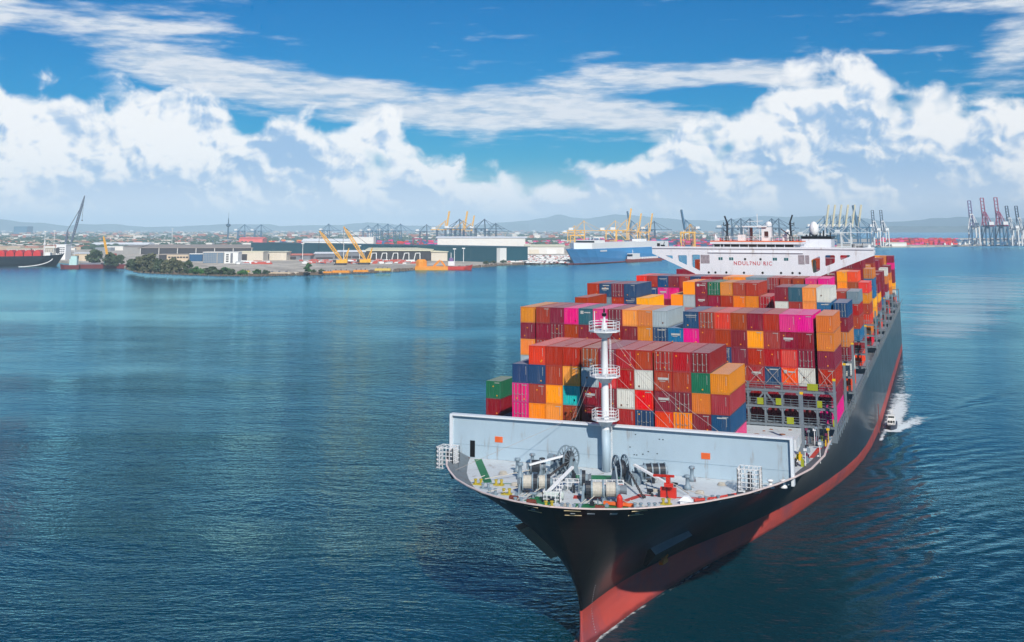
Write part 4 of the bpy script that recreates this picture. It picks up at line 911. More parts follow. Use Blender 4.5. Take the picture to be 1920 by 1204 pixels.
q = [p0 + n_ * -.3, p1 + n_ * -.3, p3 + n_ * -.3, p2 + n_ * -.3]; r = [p0 + n_, p1 + n_ * .8, p3 + n_ * .8, p2 + n_]; b.v += [tuple(v) for v in q + r]; b.f += [(0, 1, 2, 3), (7, 6, 5, 4), (0, 4, 5, 1), (1, 5, 6, 2), (2, 6, 7, 3), (3, 7, 4, 0)]; b.build('anchor_bolster', M_bol, hull)
# ring, thruster and draught marks
for k in range(20):
    z = SEA + .5 + k * .28; i = 4; p, t, up, n_ = hull_frame(i, z, 1); b = MB(); c = p + n_ * .02; b.prism([tuple(c), tuple(c + t * .16), tuple(c + t * .16 + up * .07), tuple(c + up * .07)], tuple(n_ * .02)); b.build('draught_mark', M_bright, hull)

# anchor chains, ropes and small gear round the windlasses
M_chain = mat('chain', srgb(70, 66, 66), .6, var=.3)
def chain(p, q):
    p, q = Vector(p), Vector(q); d = q - p; n_ = int(d.length / .34); d.normalize(); a = d.cross(Vector((0, 0, 1))).normalized(); up = a.cross(d); b = MB()
    for k in range(n_): c = p + d * (k * .34); s_ = a if k % 2 else up; b.bar(c - s_ * .1, c + d * .42 - s_ * .1, .09); b.bar(c + s_ * .1, c + d * .42 + s_ * .1, .09)
    b.build('anchor_chain', M_chain, ship)
chain((12.4, -13.4, .5), (11.0, -20.6, Z0 + .2)); chain((21.2, -15.6, .6), (24.2, -20.6, Z0 + .2))
def coil(x, y, r):
    b = MB()
    for k in range(3): b.lathe((x, y, Z0 + .003 + .1 * k), [(r - .05 * k, 0), (r + .06 - .05 * k, .05), (r - .05 * k, .095)], 14)
    b.build('rope_coil', M_rope, ship)
for x, y, r in ((8.2, -19.6, .5), (24.4, -16.2, .45), (29.4, -15.2, .5), (17.0, -26.2, .4), (4.6, -14.6, .5), (31.0, -10.4, .45)): coil(x, y, r)
for pts in (((10.4, -22.4), (8.6, -24.6), (7.0, -24.9)), ((12.6, -22.0), (12.0, -25.4), (11.4, -27.0)), ((19.4, -23.4), (19.0, -25.6), (18.6, -27.8)), ((21.2, -22.6), (23.6, -24.2), (25.4, -24.6)), ((23.4, -10.6), (28.6, -17.4), (31.8, -18.4)), ((8.6, -14.0), (4.2, -19.4), (3.0, -21.0))):
    b = MB()
    for a, c in zip(pts, pts[1:]): b.tube((*a, Z0 + .75), (*c, Z0 + .35), .05, n=6)
    b.build('mooring_line', M_rope, ship)
random.seed(77)
for (cx, cy, n_) in ((12.6, -14.6, 12), (20.6, -13.0, 14), (16.0, -19.4, 10), (11.2, -23.4, 6), (20.2, -24.2, 6), (23.6, -12.0, 9), (9.0, -14.8, 8), (14.6, -24.8, 6), (24.6, -18.0, 8)):
    for k in range(n_):
        x, y = cx + random.gauss(0, .9), cy + random.gauss(0, .8); w_ = random.uniform(.12, .5); h = random.uniform(.15, .9); b = MB(); t = random.random()
        if t < .45: b.box(x - w_ / 2, x + w_ / 2, y - w_ * .4, y + w_ * .4, Z0 + .002, Z0 + h); b.box(x - w_ * .3, x + w_ * .2, y - w_ * .2, y + w_ * .3, Z0 + h, Z0 + h + .12)
        elif t < .75: b.tube((x - w_, y, Z0 + .1 + h * .5), (x + w_, y + random.uniform(-.2, .2), Z0 + .1 + h * .5), .09 + .1 * random.random(), n=8); b.box(x - .1, x + .1, y - .1, y + .1, Z0, Z0 + .1 + h * .5)
        else: b.bar((x, y, Z0), (x + random.uniform(-.3, .3), y, Z0 + h + .5), .07); b.lathe((x, y, Z0), [(.16, 0), (.12, .12), (.05, .14)], 8)
        b.build('winch_gear', random.choice((M_grey, M_grey, M_dark, M_dark, M_steel, M_grey)), ship)
# ------------------------------------------------------------------ port land
LAND = SEA + 3.0
coast_px = [(-700, 494), (-250, 496), (0, 493), (110, 493), (150, 496), (238, 504), (262, 511), (350, 515), (420, 517), (480, 517.5), (545, 516), (600, 515), (680, 512), (740, 509), (785, 505.5), (860, 503), (900, 501), (935, 498), (985, 496), (1058, 495), (1062, 484), (1140, 480), (1230, 476), (1300, 471), (1420, 466), (1540, 464), (1640, 464), (1720, 464), (1790, 462.5), (1860, 461), (1920, 459), (2050, 457), (2300, 455)]
coast = [ground(*c) for c in coast_px]
def fill_land(name, ring, z, m, skirt=True):
    bm = bmesh.new(); vs_ = [bm.verts.new((p.x, p.y, z)) for p in ring]; f = bm.faces.new(vs_)
    if skirt:
        lo = [bm.verts.new((p.x, p.y, SEA - 2)) for p in ring]
        for k in range(len(ring)): k2 = (k + 1) % len(ring); bm.faces.new((vs_[k], vs_[k2], lo[k2], lo[k]))
    bmesh.ops.triangulate(bm, faces=[f]); bmesh.ops.recalc_face_normals(bm, faces=bm.faces)
    me = bpy.data.meshes.new(name); bm.to_mesh(me); bm.free(); return tag(link(name, me, m), kind='structure')
def land_mat(name, cols, sc):
    m = bpy.data.materials.new(name); m.use_nodes = True; T = NT(m.node_tree); b = T.n['Principled BSDF']; g = T.new('ShaderNodeNewGeometry')
    n1 = T.noise(g.outputs['Position'], sc, 5, .6, dim='2D'); n2 = T.noise(g.outputs['Position'], sc * 9, 4, .6, dim='2D')
    c = T.mix(T.step(n1, .35, .6), cols[0], cols[1]); c = T.mix(T.step(n2, .48, .62, 0, .6), c, cols[2]); T.put(b.inputs['Base Color'], c); b.inputs['Roughness'].default_value = .9; return m
M_yard = land_mat('yard concrete', (srgb(176, 166, 152), srgb(206, 196, 180), srgb(130, 122, 112)), .006)
M_farland = land_mat('far land', (srgb(74, 92, 66), srgb(116, 124, 104), srgb(52, 74, 52)), .0016)
yard_far = [ground(x, y, LAND) for x, y in ((2300, 446), (1920, 446), (1600, 447), (1100, 447), (700, 448), (300, 449), (0, 450), (-700, 452))]
fill_land('port_ground', coast + yard_far, LAND, M_yard)
inland = [ground(x, y, LAND) for x, y in ((-700, 452.05), (0, 450.05), (300, 449.05), (700, 448.05), (1100, 447.05), (1560, 447.1), (1600, 435), (1400, 431.6), (700, 431.6), (0, 431.6), (-900, 431.6))]
fill_land('inland_ground', inland, LAND + .02, M_farland)
fill_land('far_shore_ground', [ground(x, y, LAND) for x, y in ((1601, 435), (1760, 434.6), (1920, 434.2), (2400, 434), (2600, 431), (1402, 431.5))], LAND, M_farland)
# hills: several overlapping ridges
def ridge(name, prof, dist, col, seed):
    rnd = random.Random(seed); b = MB(); pts = []
    x = prof[0][0]
    while x <= prof[-1][0]:
        for a, c in zip(prof, prof[1:]):
            if a[0] <= x <= c[0]: t = (x - a[0]) / (c[0] - a[0]); t = t * t * (3 - 2 * t); y = a[1] + (c[1] - a[1]) * t; break
        pts.append((x, y + rnd.uniform(-.35, .35))); x += 9
    rows = []
    for x, y in pts:
        d = ray(x, y); dh = Vector((d.x, d.y, 0)); s_ = dist / dh.length; top = CAM + d * s_; u_ = dh.normalized(); hgt = top.z - SEA
        rows.append([(top - u_ * hgt * k + Vector((0, 0, -1)) * (hgt * (k / 5.0) ** .8) + u_ * rnd.uniform(-60, 60)) for k in (0, .8, 1.8, 3.2, 5.0)])
    for r in rows: b.v += [tuple(p) for p in r]
    n_ = 5
    for i in range(len(rows) - 1):
        for j in range(n_ - 1): a = i * n_ + j; b.f.append((a, a + n_, a + n_ + 1, a + 1))
    tag(b.build(name, col, None, True), kind='structure')
M_hill = land_mat('wooded hill', (srgb(44, 78, 72), srgb(62, 94, 84), srgb(38, 66, 62)), .0011)
ridge('hills', [(-700, 404), (-200, 402), (-60, 406), (0, 411), (50, 417), (75, 417.5), (105, 421), (125, 424), (150, 419.5), (175, 421), (212, 420), (250, 424), (275, 425.5), (325, 425), (375, 422.5), (425, 420.5), (480, 421), (505, 420.5), (525, 424), (585, 422.5), (635, 422), (672, 419), (690, 417), (722, 419), (760, 423), (835, 424), (885, 422), (935, 419.5), (960, 418), (1000, 420)], 15500, M_hill, 1)
ridge('hills', [(880, 424), (940, 417), (985, 414), (1018, 409), (1049, 402), (1073, 408), (1099, 410), (1128, 406), (1152, 402), (1171, 403), (1204, 405), (1230, 408), (1259, 410), (1281, 412), (1314, 413), (1340, 415), (1362, 412), (1400, 407), (1425, 405), (1480, 407), (1530, 405), (1570, 402), (1620, 409), (1662, 416), (1700, 417)], 17000, M_hill, 2)
ridge('hills', [(1580, 418), (1662, 416), (1697, 415), (1719, 413), (1752, 408.6), (1774, 409), (1795, 406.5), (1817, 407), (1850, 408), (1920, 410), (2000, 407), (2150, 404), (2600, 408)], 16500, M_hill, 3)
ridge('hills', [(1500, 428), (1600, 425), (1700, 424), (1780, 424.5), (1850, 422), (1950, 425), (2200, 422), (2600, 424)], 13000, land_mat('near hill', (srgb(44, 70, 50), srgb(60, 86, 62), srgb(120, 118, 104)), .002), 4)

# ------------------------------------------------------------------ helpers for the far shore
class Site:
    """local frame on the yard: x along the front seen in the photograph, y away from the sea"""
    def __init__(s, px, py, yaw=0.0, z=LAND):
        s.o = ground(px, py, z); a = YAW + R_(yaw); s.ex = Vector((math.cos(a), math.sin(a), 0)); s.ey = Vector((-math.sin(a), math.cos(a), 0)); s.z = z
        s.u = metres(1.0, s.o)                          # metres per photograph pixel here
    def P(s, x, y, z): return s.o + s.ex * x + s.ey * y + Vector((0, 0, z))
    def box(s, b, x0, x1, y0, y1, z0, z1):
        i = len(b.v); b.v += [tuple(s.P(*p)) for p in ((x0, y0, z0), (x1, y0, z0), (x1, y1, z0), (x0, y1, z0), (x0, y0, z1), (x1, y0, z1), (x1, y1, z1), (x0, y1, z1))]
        b.f += [(i, i+3, i+2, i+1), (i+4, i+5, i+6, i+7), (i, i+1, i+5, i+4), (i+1, i+2, i+6, i+5), (i+2, i+3, i+7, i+6), (i+3, i, i+4, i+7)]; return b
    def pris(s, b, poly, d): return b.prism([tuple(s.P(*p)) for p in poly], s.ex * d[0] + s.ey * d[1] + Vector((0, 0, d[2])))
    def bar(s, b, p, q, w, h=None): return b.bar(s.P(*p), s.P(*q), w, h)
    def tube(s, b, p, q, r, r2=None, n=8): return b.tube(s.P(*p), s.P(*q), r, r2, n)
def hall(px0, px1, py, h_px, depth, wall, roof, label, yaw=0, roof_px=2.0, kind='gable', openings=(), windows=(), cat='warehouse', name='warehouse', group=None, extra=None):
    """building whose front runs px0..px1 at the foot line py; openings / windows in fractions of the front"""
    s = Site(px0, py, yaw); q = ground(px1, py + (0 if yaw == 0 else 0), LAND); w = (q - s.o).dot(s.ex) if yaw == 0 else abs(px1 - px0) * s.u / max(.3, math.cos(R_(yaw)))
    h = h_px * s.u; r = roof_px * s.u; root = empty(name, s.o); tag(root, label, cat, group)
    b = s.box(MB(), 0, w, 0, depth, 0, h)
    b.build('wall', wall, root); b = MB(); ov = .02 * w + .6
    if kind == 'gable':                                 # ridge along x
        s.pris(b, [(-ov, -1.2, h + .05), (-ov, depth / 2, h + r), (-ov, depth + 1.2, h + .05), (-ov, depth / 2, h - .4)], (w + 2 * ov, 0, 0))
    elif kind == 'shed': s.pris(b, [(-ov, -1.5, h + .05), (-ov, depth + 1, h + r), (-ov, depth + 1, h + r + .8), (-ov, -1.5, h + .9)], (w + 2 * ov, 0, 0))
    elif kind == 'arch':
        n_ = 8; prof = [(-ov, -1 + (depth + 2) * k / n_, h + .05 + r * math.sin(math.pi * k / n_)) for k in range(n_ + 1)]; s.pris(b, prof, (w + 2 * ov, 0, 0))
    elif kind == 'gable_y':
        s.pris(b, [(-ov, -.8, h + .05), (w / 2, -.8, h + r), (w + ov, -.8, h + .05)], (0, depth + 1.6, 0))
    else: s.box(b, -.4, w + .4, -.4, depth + .4, h + .02, h + .9)
    b.build('roof', roof, root)
    for (f0, f1, z0, z1, m) in openings:
        b = s.box(MB(), w * f0, w * f1, -.35, .3, h * z0 + .01, h * z1); b.build('opening', m, root)
    for (f0, f1, z0, z1, nx, nz, m) in windows:
        for i in range(nx):
            for j in range(nz):
                xa = w * (f0 + (f1 - f0) * (i + .12) / nx); xb = w * (f0 + (f1 - f0) * (i + .88) / nx); za = h * (z0 + (z1 - z0) * (j + .2) / nz); zb = h * (z0 + (z1 - z0) * (j + .8) / nz)
                s.box(MB(), xa, xb, -.2, .2, za, zb).build('window', m, root)
    if extra: extra(s, root, w, h)
    return root, s, w, h
def M_(n_, c, r=.7, v=.12): return mat(n_, c, r, var=v, scale=.08)
W_grey = M_('shed grey', srgb(150, 148, 146)); W_dark = M_('dark interior', srgb(58, 54, 58)); W_tan = M_('tan wall', srgb(206, 186, 160)); W_beige = M_('beige wall', srgb(214, 204, 186)); W_teal = M_('dark teal cladding', srgb(24, 82, 96), .5, .06); W_white = M_('white cladding', srgb(232, 232, 228), .5, .05)
W_pale = M_('pale cladding', srgb(222, 218, 212), .6, .05); R_grey = M_('grey roof', srgb(160, 148, 138)); R_white = M_('white roof', srgb(236, 238, 238), .5, .05); R_red = M_('red roof', srgb(206, 120, 100)); R_cream = M_('cream roof', srgb(226, 220, 190)); W_pink = M_('coral cladding', srgb(232, 112, 104)); W_blue = M_('blue cladding', srgb(34, 84, 124)); G_off = M_('office glass', srgb(84, 124, 156), .2); W_slate = M_('slate wall', srgb(118, 120, 128))
def columns(n_, m, hfrac=1.0):
    def f(s, root, w, h):
        for k in range(n_ + 1): s.box(MB(), w * k / n_ - .5, w * k / n_ + .5, -.8, .5, 0, h * hfrac).build('column', m, root)
    return f
hall(263, 473, 477, 11.5, 60, W_dark, R_grey, 'long open-sided shed with grey roof on white columns behind the trees', roof_px=5, kind='shed', yaw=-1.2, extra=columns(6, W_pale))
hall(230, 262, 477, 14, 60, W_grey, R_grey, 'grey gable end block joined to the long shed', roof_px=2, kind='arch')
hall(172, 274, 465, 6, 50, W_slate, R_white, 'low hangar with long white roof behind the grey shed', roof_px=4, kind='arch')
hall(298, 353, 489, 11, 25, W_tan, R_grey, 'tan two-storey block with small windows behind the shore trees', kind='flat', openings=((.0, .26, 0, 1, W_dark),), windows=((.30, 1, .35, .8, 7, 1, W_dark),), cat='building', name='block')
hall(355, 379, 490, 13, 12, W_blue, W_white, 'blue billboard-like hall with white top edge beside the office', kind='flat', cat='building', name='hall')
hall(380, 419, 494, 20, 20, W_grey, W_pale, 'glazed office block with rows of blue windows near the quay', kind='flat', windows=((.02, .66, .03, .97, 8, 5, G_off), (.72, .99, .03, .97, 4, 5, G_off)), cat='building', name='office_block')
hall(420, 446, 494, 20, 18, W_white, W_white, 'white stair tower block standing next to the glazed office', kind='flat', openings=((.45, .62, .05, .95, W_slate),), windows=((.1, .35, .1, .9, 1, 4, W_dark),), cat='building', name='stair_block')
hall(446, 493, 490, 17, 30, W_beige, R_cream, 'beige hall with one dark gateway beside white stair tower', kind='flat', openings=((.02, .36, .05, .78, W_dark),))
hall(494, 537, 488, 15, 30, W_beige, R_cream, 'beige shed with dark doorway and low pitched roof', roof_px=1.5, openings=((.02, .25, .02, .8, W_dark),))
hall(537, 582, 487, 8, 24, W_slate, R_red, 'low slate shed under a faded red roof', roof_px=3, openings=((.1, .4, .02, .7, W_dark),))
hall(589, 628, 486, 10, 26, W_slate, R_white, 'small grey shed with white roof left of the yellow cranes', roof_px=3, openings=((.1, .9, .02, .35, W_dark),))
hall(632, 684, 485, 12, 26, W_slate, R_white, 'grey shed with white roof standing between the two yellow cranes', roof_px=3.5, openings=((.05, .5, .02, .4, W_dark), (.55, .95, .02, .4, W_dark)))
def portals(s, root, w, h):
    for f in (.07, .23, .40, .57, .74):
        b = MB(); x = w * f; s.bar(b, (x, -4, 0), (x + 2.2, -1.5, h * .78), .9); s.bar(b, (x + 2, -1.5, h * .78), (x + 8, -1.5, h * .80), .9); s.bar(b, (x + 8, -1.5, h * .8), (x + 8.4, -4, 0), .9); b.build('portal_frame', W_white, root)
hall(686, 808, 489, 18, 45, W_dark, R_cream, 'wide open-fronted shed with cream roof and white portal frames', roof_px=4, kind='shed', extra=portals)
hall(808.5, 843, 489, 16, 40, W_beige, R_cream, 'beige closed end bay of the wide open-fronted shed', roof_px=3, kind='shed')
# the long dark teal warehouse, angled
tp0, tp1 = ground(470, 477, LAND), ground(931, 492, LAND); ex_ = (tp1 - tp0); Lw = ex_.length; ang = math.degrees(math.atan2(ex_.y, ex_.x)) - math.degrees(YAW)
st_ = Site(470, 477, ang); hT = 27 * metres(1, tp1); root = empty('warehouse', tp0); tag(root, 'very long dark teal warehouse wall running across the port', 'warehouse')
for k in range(24): st_.box(MB(), Lw * k / 24, Lw * (k + 1) / 24 - .12, 0, 60 if k == 0 else 58, 0, hT).build('wall_panel', W_teal, root)
st_.box(MB(), -1, Lw + 1, -.4, 61, hT, hT + 1.0).build('roof', M_('teal roof', srgb(52, 92, 104)), root); st_.box(MB(), Lw + .02, Lw + 6, .3, 12, 0, hT - .4).build('end_wall', W_white, root)
hall(655, 700, 468, 22.5, 40, W_pale, R_white, 'white hall with plain side behind the teal warehouse, right of it', roof_px=1, kind='flat')
hall(567, 655, 468, 15, 40, W_white, R_white, 'white-roofed hall rising behind the dark teal warehouse', roof_px=5, kind='gable')
hall(820, 985, 474, 27, 60, W_pale, R_white, 'big pale hall behind the right end of the teal warehouse', roof_px=3, kind='gable', yaw=0)
hall(985, 1058, 476, 13, 50, W_pale, R_cream, 'long pale shed behind the parked cars', roof_px=4, openings=((.1, .35, .0, .6, W_beige), (.55, .8, 0, .6, W_white)))
hall(940, 985, 477, 9, 40, W_tan, R_cream, 'tan shed with pitched roof behind the parked cars', roof_px=4)
hall(448, 492, 459, 11, 50, W_pink, W_pink, 'coral pink hall behind the long grey shed', roof_px=3, kind='gable')
hall(60, 100, 474, 8, 20, W_beige, R_cream, 'cream quay shed behind the red-decked tanker', roof_px=1, windows=((.0, 1, .2, .8, 9, 2, W_slate),))
hall(12, 57, 474, 8, 20, W_beige, R_cream, 'cream quay shed at far left behind the tanker', roof_px=1, windows=((.0, 1, .2, .8, 9, 2, W_slate),))
hall(136, 174, 489, 13, 22, W_tan, R_white, 'tan workshop with dark doorway beside the moored tug', roof_px=2, openings=((.02, .3, .02, .75, W_dark),))
hall(1660, 1700, 461.5, 5.5, 30, W_white, R_cream, 'white arched shed on the quay at right', roof_px=1.6, kind='arch', openings=((.1, .3, 0, .6, W_dark),))
hall(25, 50, 440, 15, 90, M_('plant blue', srgb(40, 100, 130)), M_('plant blue roof', srgb(40, 100, 130)), 'blue power plant block far off at left', kind='flat', cat='building', name='power_plant')
# tower with pod
s = Site(427, 452); root = empty('broadcast_tower', s.o); tag(root, 'slender broadcast tower with round pod on the skyline', 'tower'); M_tw = M_('tower blue grey', srgb(44, 82, 108)); u = s.u
b = MB(); b.lathe(s.o, [(2.6 * u, 0), (1.5 * u, 4 * u), (1.3 * u, 30 * u)], 10); b.build('shaft', M_tw, root); b = MB(); b.lathe(s.o + Vector((0, 0, 26 * u)), [(1.5 * u, 0), (4.2 * u, 2 * u), (4.4 * u, 4.5 * u), (2 * u, 6 * u)], 14); b.build('pod', M_tw, root); b = MB(); b.lathe(s.o + Vector((0, 0, 31 * u)), [(1.1 * u, 0), (.9 * u, 10 * u), (.3 * u, 12 * u), (.2 * u, 22 * u)], 8); b.build('antenna', M_tw, root)

# ------------------------------------------------------------------ ship-to-shore cranes
def crane_proto(up):
    """unit: metres; legs 46 m, gauge 30 m along y (boom direction), 18 m along x"""
    parts = []
    def add(name, fn):
        b = MB(); fn(b); parts.append((name, b.mesh('crane_' + name)))
    for x in (-9, 9):
        for y in (0, 30): add('leg', lambda b, x=x, y=y: b.bar((x, y, 0), (x * .92, y, 46), 2.8, 2.8))
        add('sill_beam', lambda b, x=x: b.bar((x, -1, 2.5), (x, 31, 2.5), 2.2, 2.6)); add('portal_beam', lambda b, x=x: b.bar((x, 0, 15), (x, 30, 15), 1.8, 2.2)); add('brace', lambda b, x=x: b.bar((x, 1, 16), (x * .94, 29, 44), 1.1, 1.1))
    for y in (0, 30): add('cross_beam', lambda b, y=y: b.bar((-9, y, 45), (9, y, 45), 2.2, 2.6))
    def girder(b):
        for x in (-3.6, 3.6): b.bar((x, -2, 46), (x, 52, 46), 1.6, 3.0)
        for k in range(7): b.bar((-3.6, -2 + 9 * k, 46), (3.6, -2 + 9 * k, 46), 1.0)
    add('girder', girder)
    def apex(b):
        for x in (-8, 8): b.bar((x, 0, 46), (x * .35, 1, 76), 1.6); b.bar((x, 30, 46), (x * .35, 3, 75), 1.1)
        b.bar((-3.4, 1, 76), (3.4, 1, 76), 2.4)
    add('apex_frame', apex)
    add('machinery_house', lambda b: b.box(-5, 5, 34, 48, 48, 55)); add('trolley_cab', lambda b: b.box(-2.5, 2.5, 8, 14, 40, 44))
    def boom(b):
        if up:
            d = Vector((0, -.16, .987)); o = Vector((0, -3, 46)); L = 64
        else: d = Vector((0, -1, 0)); o = Vector((0, -2, 46)); L = 60
        for x in (-3.4, 3.4): b.bar(o + Vector((x, 0, 0)), o + d * L + Vector((x, 0, 0)), 4.6 if up else 1.7, 1.5 if up else 3.4, up=(1, 0, 0))
        for k in range(9): b.bar(o + d * (L * k / 8) + Vector((-3.4, 0, 0)), o + d * (L * k / 8) + Vector((3.4, 0, 0)), 1.4)
    add('boom', boom)
    def ties(b):
        for x in (-2.6, 2.6):
            b.bar((x, 1, 75), (x, 44, 48), .6)
            if up: b.bar((x, 1, 75), (x, -9, 84), .5)
            else: b.bar((x, 1, 75), (x, -52, 47.5), .6); b.bar((x, 1, 75), (x, -26, 47.5), .6)
    add('tie_rods', ties)
    return parts
CR = {True: crane_proto(True), False: crane_proto(False)}
CRM = {'y': M_('crane yellow', srgb(236, 178, 46), .5), 'b': M_('crane blue', srgb(34, 92, 128), .5), 'd': M_('crane dark blue', srgb(28, 62, 92), .5), 'w': M_('crane white', srgb(232, 232, 230), .5), 'e': M_('crane beige', srgb(206, 196, 160), .5), 'p': M_('crane crimson', srgb(150, 48, 88), .5), 'v': M_('crane violet', srgb(96, 74, 132), .5)}
def crane(px, py, h_px, up, col, rot, label, boomcol=None, topcol=None, group='quay cranes'):
    """px, py: where its legs stand; h_px: full height in photograph pixels; rot: boom heading relative to straight towards the viewer"""
    o = ground(px, py, LAND); k = metres(h_px, o) / (109.0 if up else 77.0)
    root = empty('gantry_crane', o); root.rotation_euler = (0, 0, YAW + R_(rot)); root.scale = (k, k, k); tag(root, label, 'crane', group)
    for name, me in CR[up]:
        p = bpy.data.objects.new(name, me); COL.objects.link(p); p.parent = root
        if not me.materials: me.materials.append(None)
        p.material_slots[0].link = 'OBJECT'; c = col
        if name in ('boom', 'tie_rods') and boomcol: c = boomcol
        if name in ('girder', 'apex_frame') and topcol: c = topcol
        if name == 'machinery_house': c = 'w'
        p.material_slots[0].material = CRM[c]
    return root
crane(458, 452, 31, False, 'b', 88, 'blue gantry crane next to the broadcast tower'); crane(489, 452, 31, False, 'b', 88, 'blue gantry crane above the coral pink hall')
crane(616, 451, 31, False, 'b', 70, 'blue gantry crane behind the white hall and left yellow crane'); crane(690, 450, 27, False, 'b', 75, 'small blue gantry crane left of a blue cluster', group=None)
for px, l in ((708, 'first'), (727, 'second'), (751, 'third')): crane(px, 453, 33, False, 'b', 72, f'{l} of three blue gantry cranes behind the white hall')
crane(800, 454, 33, False, 'd', 84, 'dark blue gantry crane standing alone above the red yard gantry')
crane(835, 456, 59, True, 'd', 80, 'yellow raised boom, tallest left of the big pale hall', 'y', 'y'); crane(869, 456, 59, True, 'd', 80, 'middle yellow raised boom above the big pale hall', 'y', 'y'); crane(883, 454, 49, True, 'd', 80, 'short yellow raised boom above the big pale hall', 'y', 'y')
crane(862, 457, 46, False, 'd', 78, 'dark gantry crane with lowered boom between yellow raised booms'); crane(909, 457, 46, False, 'd', 78, 'dark gantry crane above the right end of the pale hall'); crane(930, 456, 37, False, 'd', 74, 'small dark gantry crane beside the pale hall end')
crane(1096, 461, 47, False, 'y', 84, 'yellow gantry crane with lowered boom above the car carrier bow'); crane(1078, 457, 34, False, 'y', 84, 'small yellow gantry crane behind the car carrier bridge')
crane(1155, 461, 47, False, 'y', 84, 'yellow gantry crane with lowered boom above the car carrier funnel'); crane(1176, 462, 70, True, 'y', 82, 'tallest yellow crane with raised boom behind the car carrier'); crane(1196, 461, 60, True, 'y', 82, 'yellow crane with raised boom right of the tallest yellow crane'); crane(1217, 461, 60, True, 'y', 82, 'yellow crane with raised boom nearest the ship bridge wing')
crane(1184, 455, 58, True, 'b', 280, 'blue raised boom partly hidden behind the tallest yellow crane'); crane(1228, 455, 40, False, 'd', 70, 'dark blue gantry crane behind the last yellow raised boom'); crane(1286, 457, 63, True, 'b', 285, 'lone blue crane with raised boom above the bridge wing'); crane(1296, 463, 42, False, 'y', 30, 'yellow gantry crane just above the left bridge wing')
for k, px in enumerate((1373, 1391, 1408, 1449, 1462)): crane(px, 455, 45, False, 'd', 64, f'dark blue gantry crane behind the bridge, {ORD[k]} of five from left')
for k, px in enumerate((1544, 1556, 1568, 1580.5, 1593, 1605)): crane(px + 4, 457, 72, True, 'b', 81, f'{ORD[k]} of six beige raised booms behind the ship funnel', 'e', 'b')
crane(1611, 457, 71, True, 'b', 278, 'blue crane with raised boom at the end of the beige row')
for k, (px, w_) in enumerate(((1524, 40), (1549, 42), (1597, 46))): crane(px, 464, w_, False, 'w', 62, f'white gantry crane with lowered boom beside the funnel, {ORD[k]} from left')
for k, px in enumerate((1641, 1657)): crane(px, 462, 67, True, 'w', 176, f'white crane with blue raised boom, {ORD[k]} of the pair right of the beige row', 'd')
crane(1825, 461, 84, True, 'w', 170, 'white crane with violet raised boom, leftmost on the right-hand quay', 'v'); crane(1850, 462, 90, True, 'b', 172, 'blue and crimson crane with raised boom, left of the pair', 'p', 'p'); crane(1876, 462, 91, True, 'b', 172, 'blue and crimson crane with raised boom, right of the pair', 'p', 'p')
crane(1896, 461, 74, True, 'w', 178, 'white crane with dark raised boom beside the crimson pair', 'd'); crane(1914, 461, 74, True, 'w', 178, 'white crane with dark raised boom at the right picture edge', 'd')
# yellow yard gantries, red yard gantry
def yard_gantry(px, py, w_px, h_px, m, label):
    s = Site(px, py); u = s.u; w, h = w_px * u, h_px * u; root = empty('yard_gantry', s.o); tag(root, label, 'crane', 'yard gantries')
    for x in (0, w):
        for y in (0, 12): s.bar(MB(), (x, y, 0), (x, y, h), 1.6).build('leg', m, root)
    for y in (0, 12): s.bar(MB(), (-1, y, h), (w + 1, y, h), 2, 2.4).build('girder', m, root)
    s.box(MB(), w * .3, w * .55, 1, 11, h - 4, h - .8).build('trolley', W_white, root); s.box(MB(), -1.5, 2, 2, 10, h * .2, h * .35).build('power_pack', W_slate, root)
yard_gantry(774, 465, 15, 17, CRM['p'], 'crimson yard gantry beyond the teal warehouse'); yard_gantry(1070, 462, 26, 20, CRM['y'], 'yellow yard gantry above the car carrier superstructure'); yard_gantry(1278, 466, 26, 30, CRM['y'], 'yellow yard gantry over container rows by the bridge wing')

# ------------------------------------------------------------------ lattice boom cranes
def lattice(b, p, q, w, bays, r):
    p, q = Vector(p), Vector(q); d = (q - p).normalized(); a = d.cross(Vector((0, 0, 1))).normalized(); c = a.cross(d)
    cor = lambda t: [p + (q - p) * t + (a * sx_ + c * sy_) * w * (1 - abs(2 * t - 1) ** 3 * .75) / 2 for sx_, sy_ in ((-1, -1), (1, -1), (1, 1), (-1, 1))]
    prev = cor(0)
    for k in range(1, bays + 1):
        cur = cor(k / bays)
        for j in range(4): b.bar(prev[j], cur[j], r * 1.5); b.bar(prev[j], cur[(j + 1) % 4], r); b.bar(cur[j], cur[(j + 1) % 4], r)
        prev = cur
M_cy = M_('mobile crane yellow', srgb(240, 178, 40), .5); M_cg = M_('crane grey blue', srgb(104, 116, 136), .5)
def crawler(px, py, tx, ty, label):
    s = Site(px, py); u = s.u; root = empty('crawler_crane', s.o); tag(root, label, 'crane', 'yellow crawler cranes')
    for y in (-3.5, 3.5): s.box(MB(), -7, 7, y - 1, y + 1, 0, 2.2).build('track', W_dark, root)
    s.box(MB(), -6, 5, -3, 3, 2.3, 6).build('body', M_cy, root); s.box(MB(), -8, -4.5, -4.4, -3.05, 3, 6.2).build('cab', W_dark, root)
    tip = ((tx - px) * u, 2, (py - ty) * u)
    b = MB(); lattice(b, s.P(3, 0, 4), s.P(*tip), 3.2, 18, .30); b.build('boom', M_cy, root)
    b = MB(); s.bar(b, (7, 0, 5), (10, 0, 20), .9); s.bar(b, (4, 0, 6), (10, 0, 20), .9); b.build('mast', M_cy, root)
    b = MB(); s.bar(b, (10, 0, 20), tip, .35); s.bar(b, tip, (tip[0] - .5, 2, tip[2] - 22), .3); b.build('hoist_rope', W_dark, root); s.box(MB(), 5.2, 8.5, -3, 3, 2.4, 7).build('counterweight', M_cy, root)
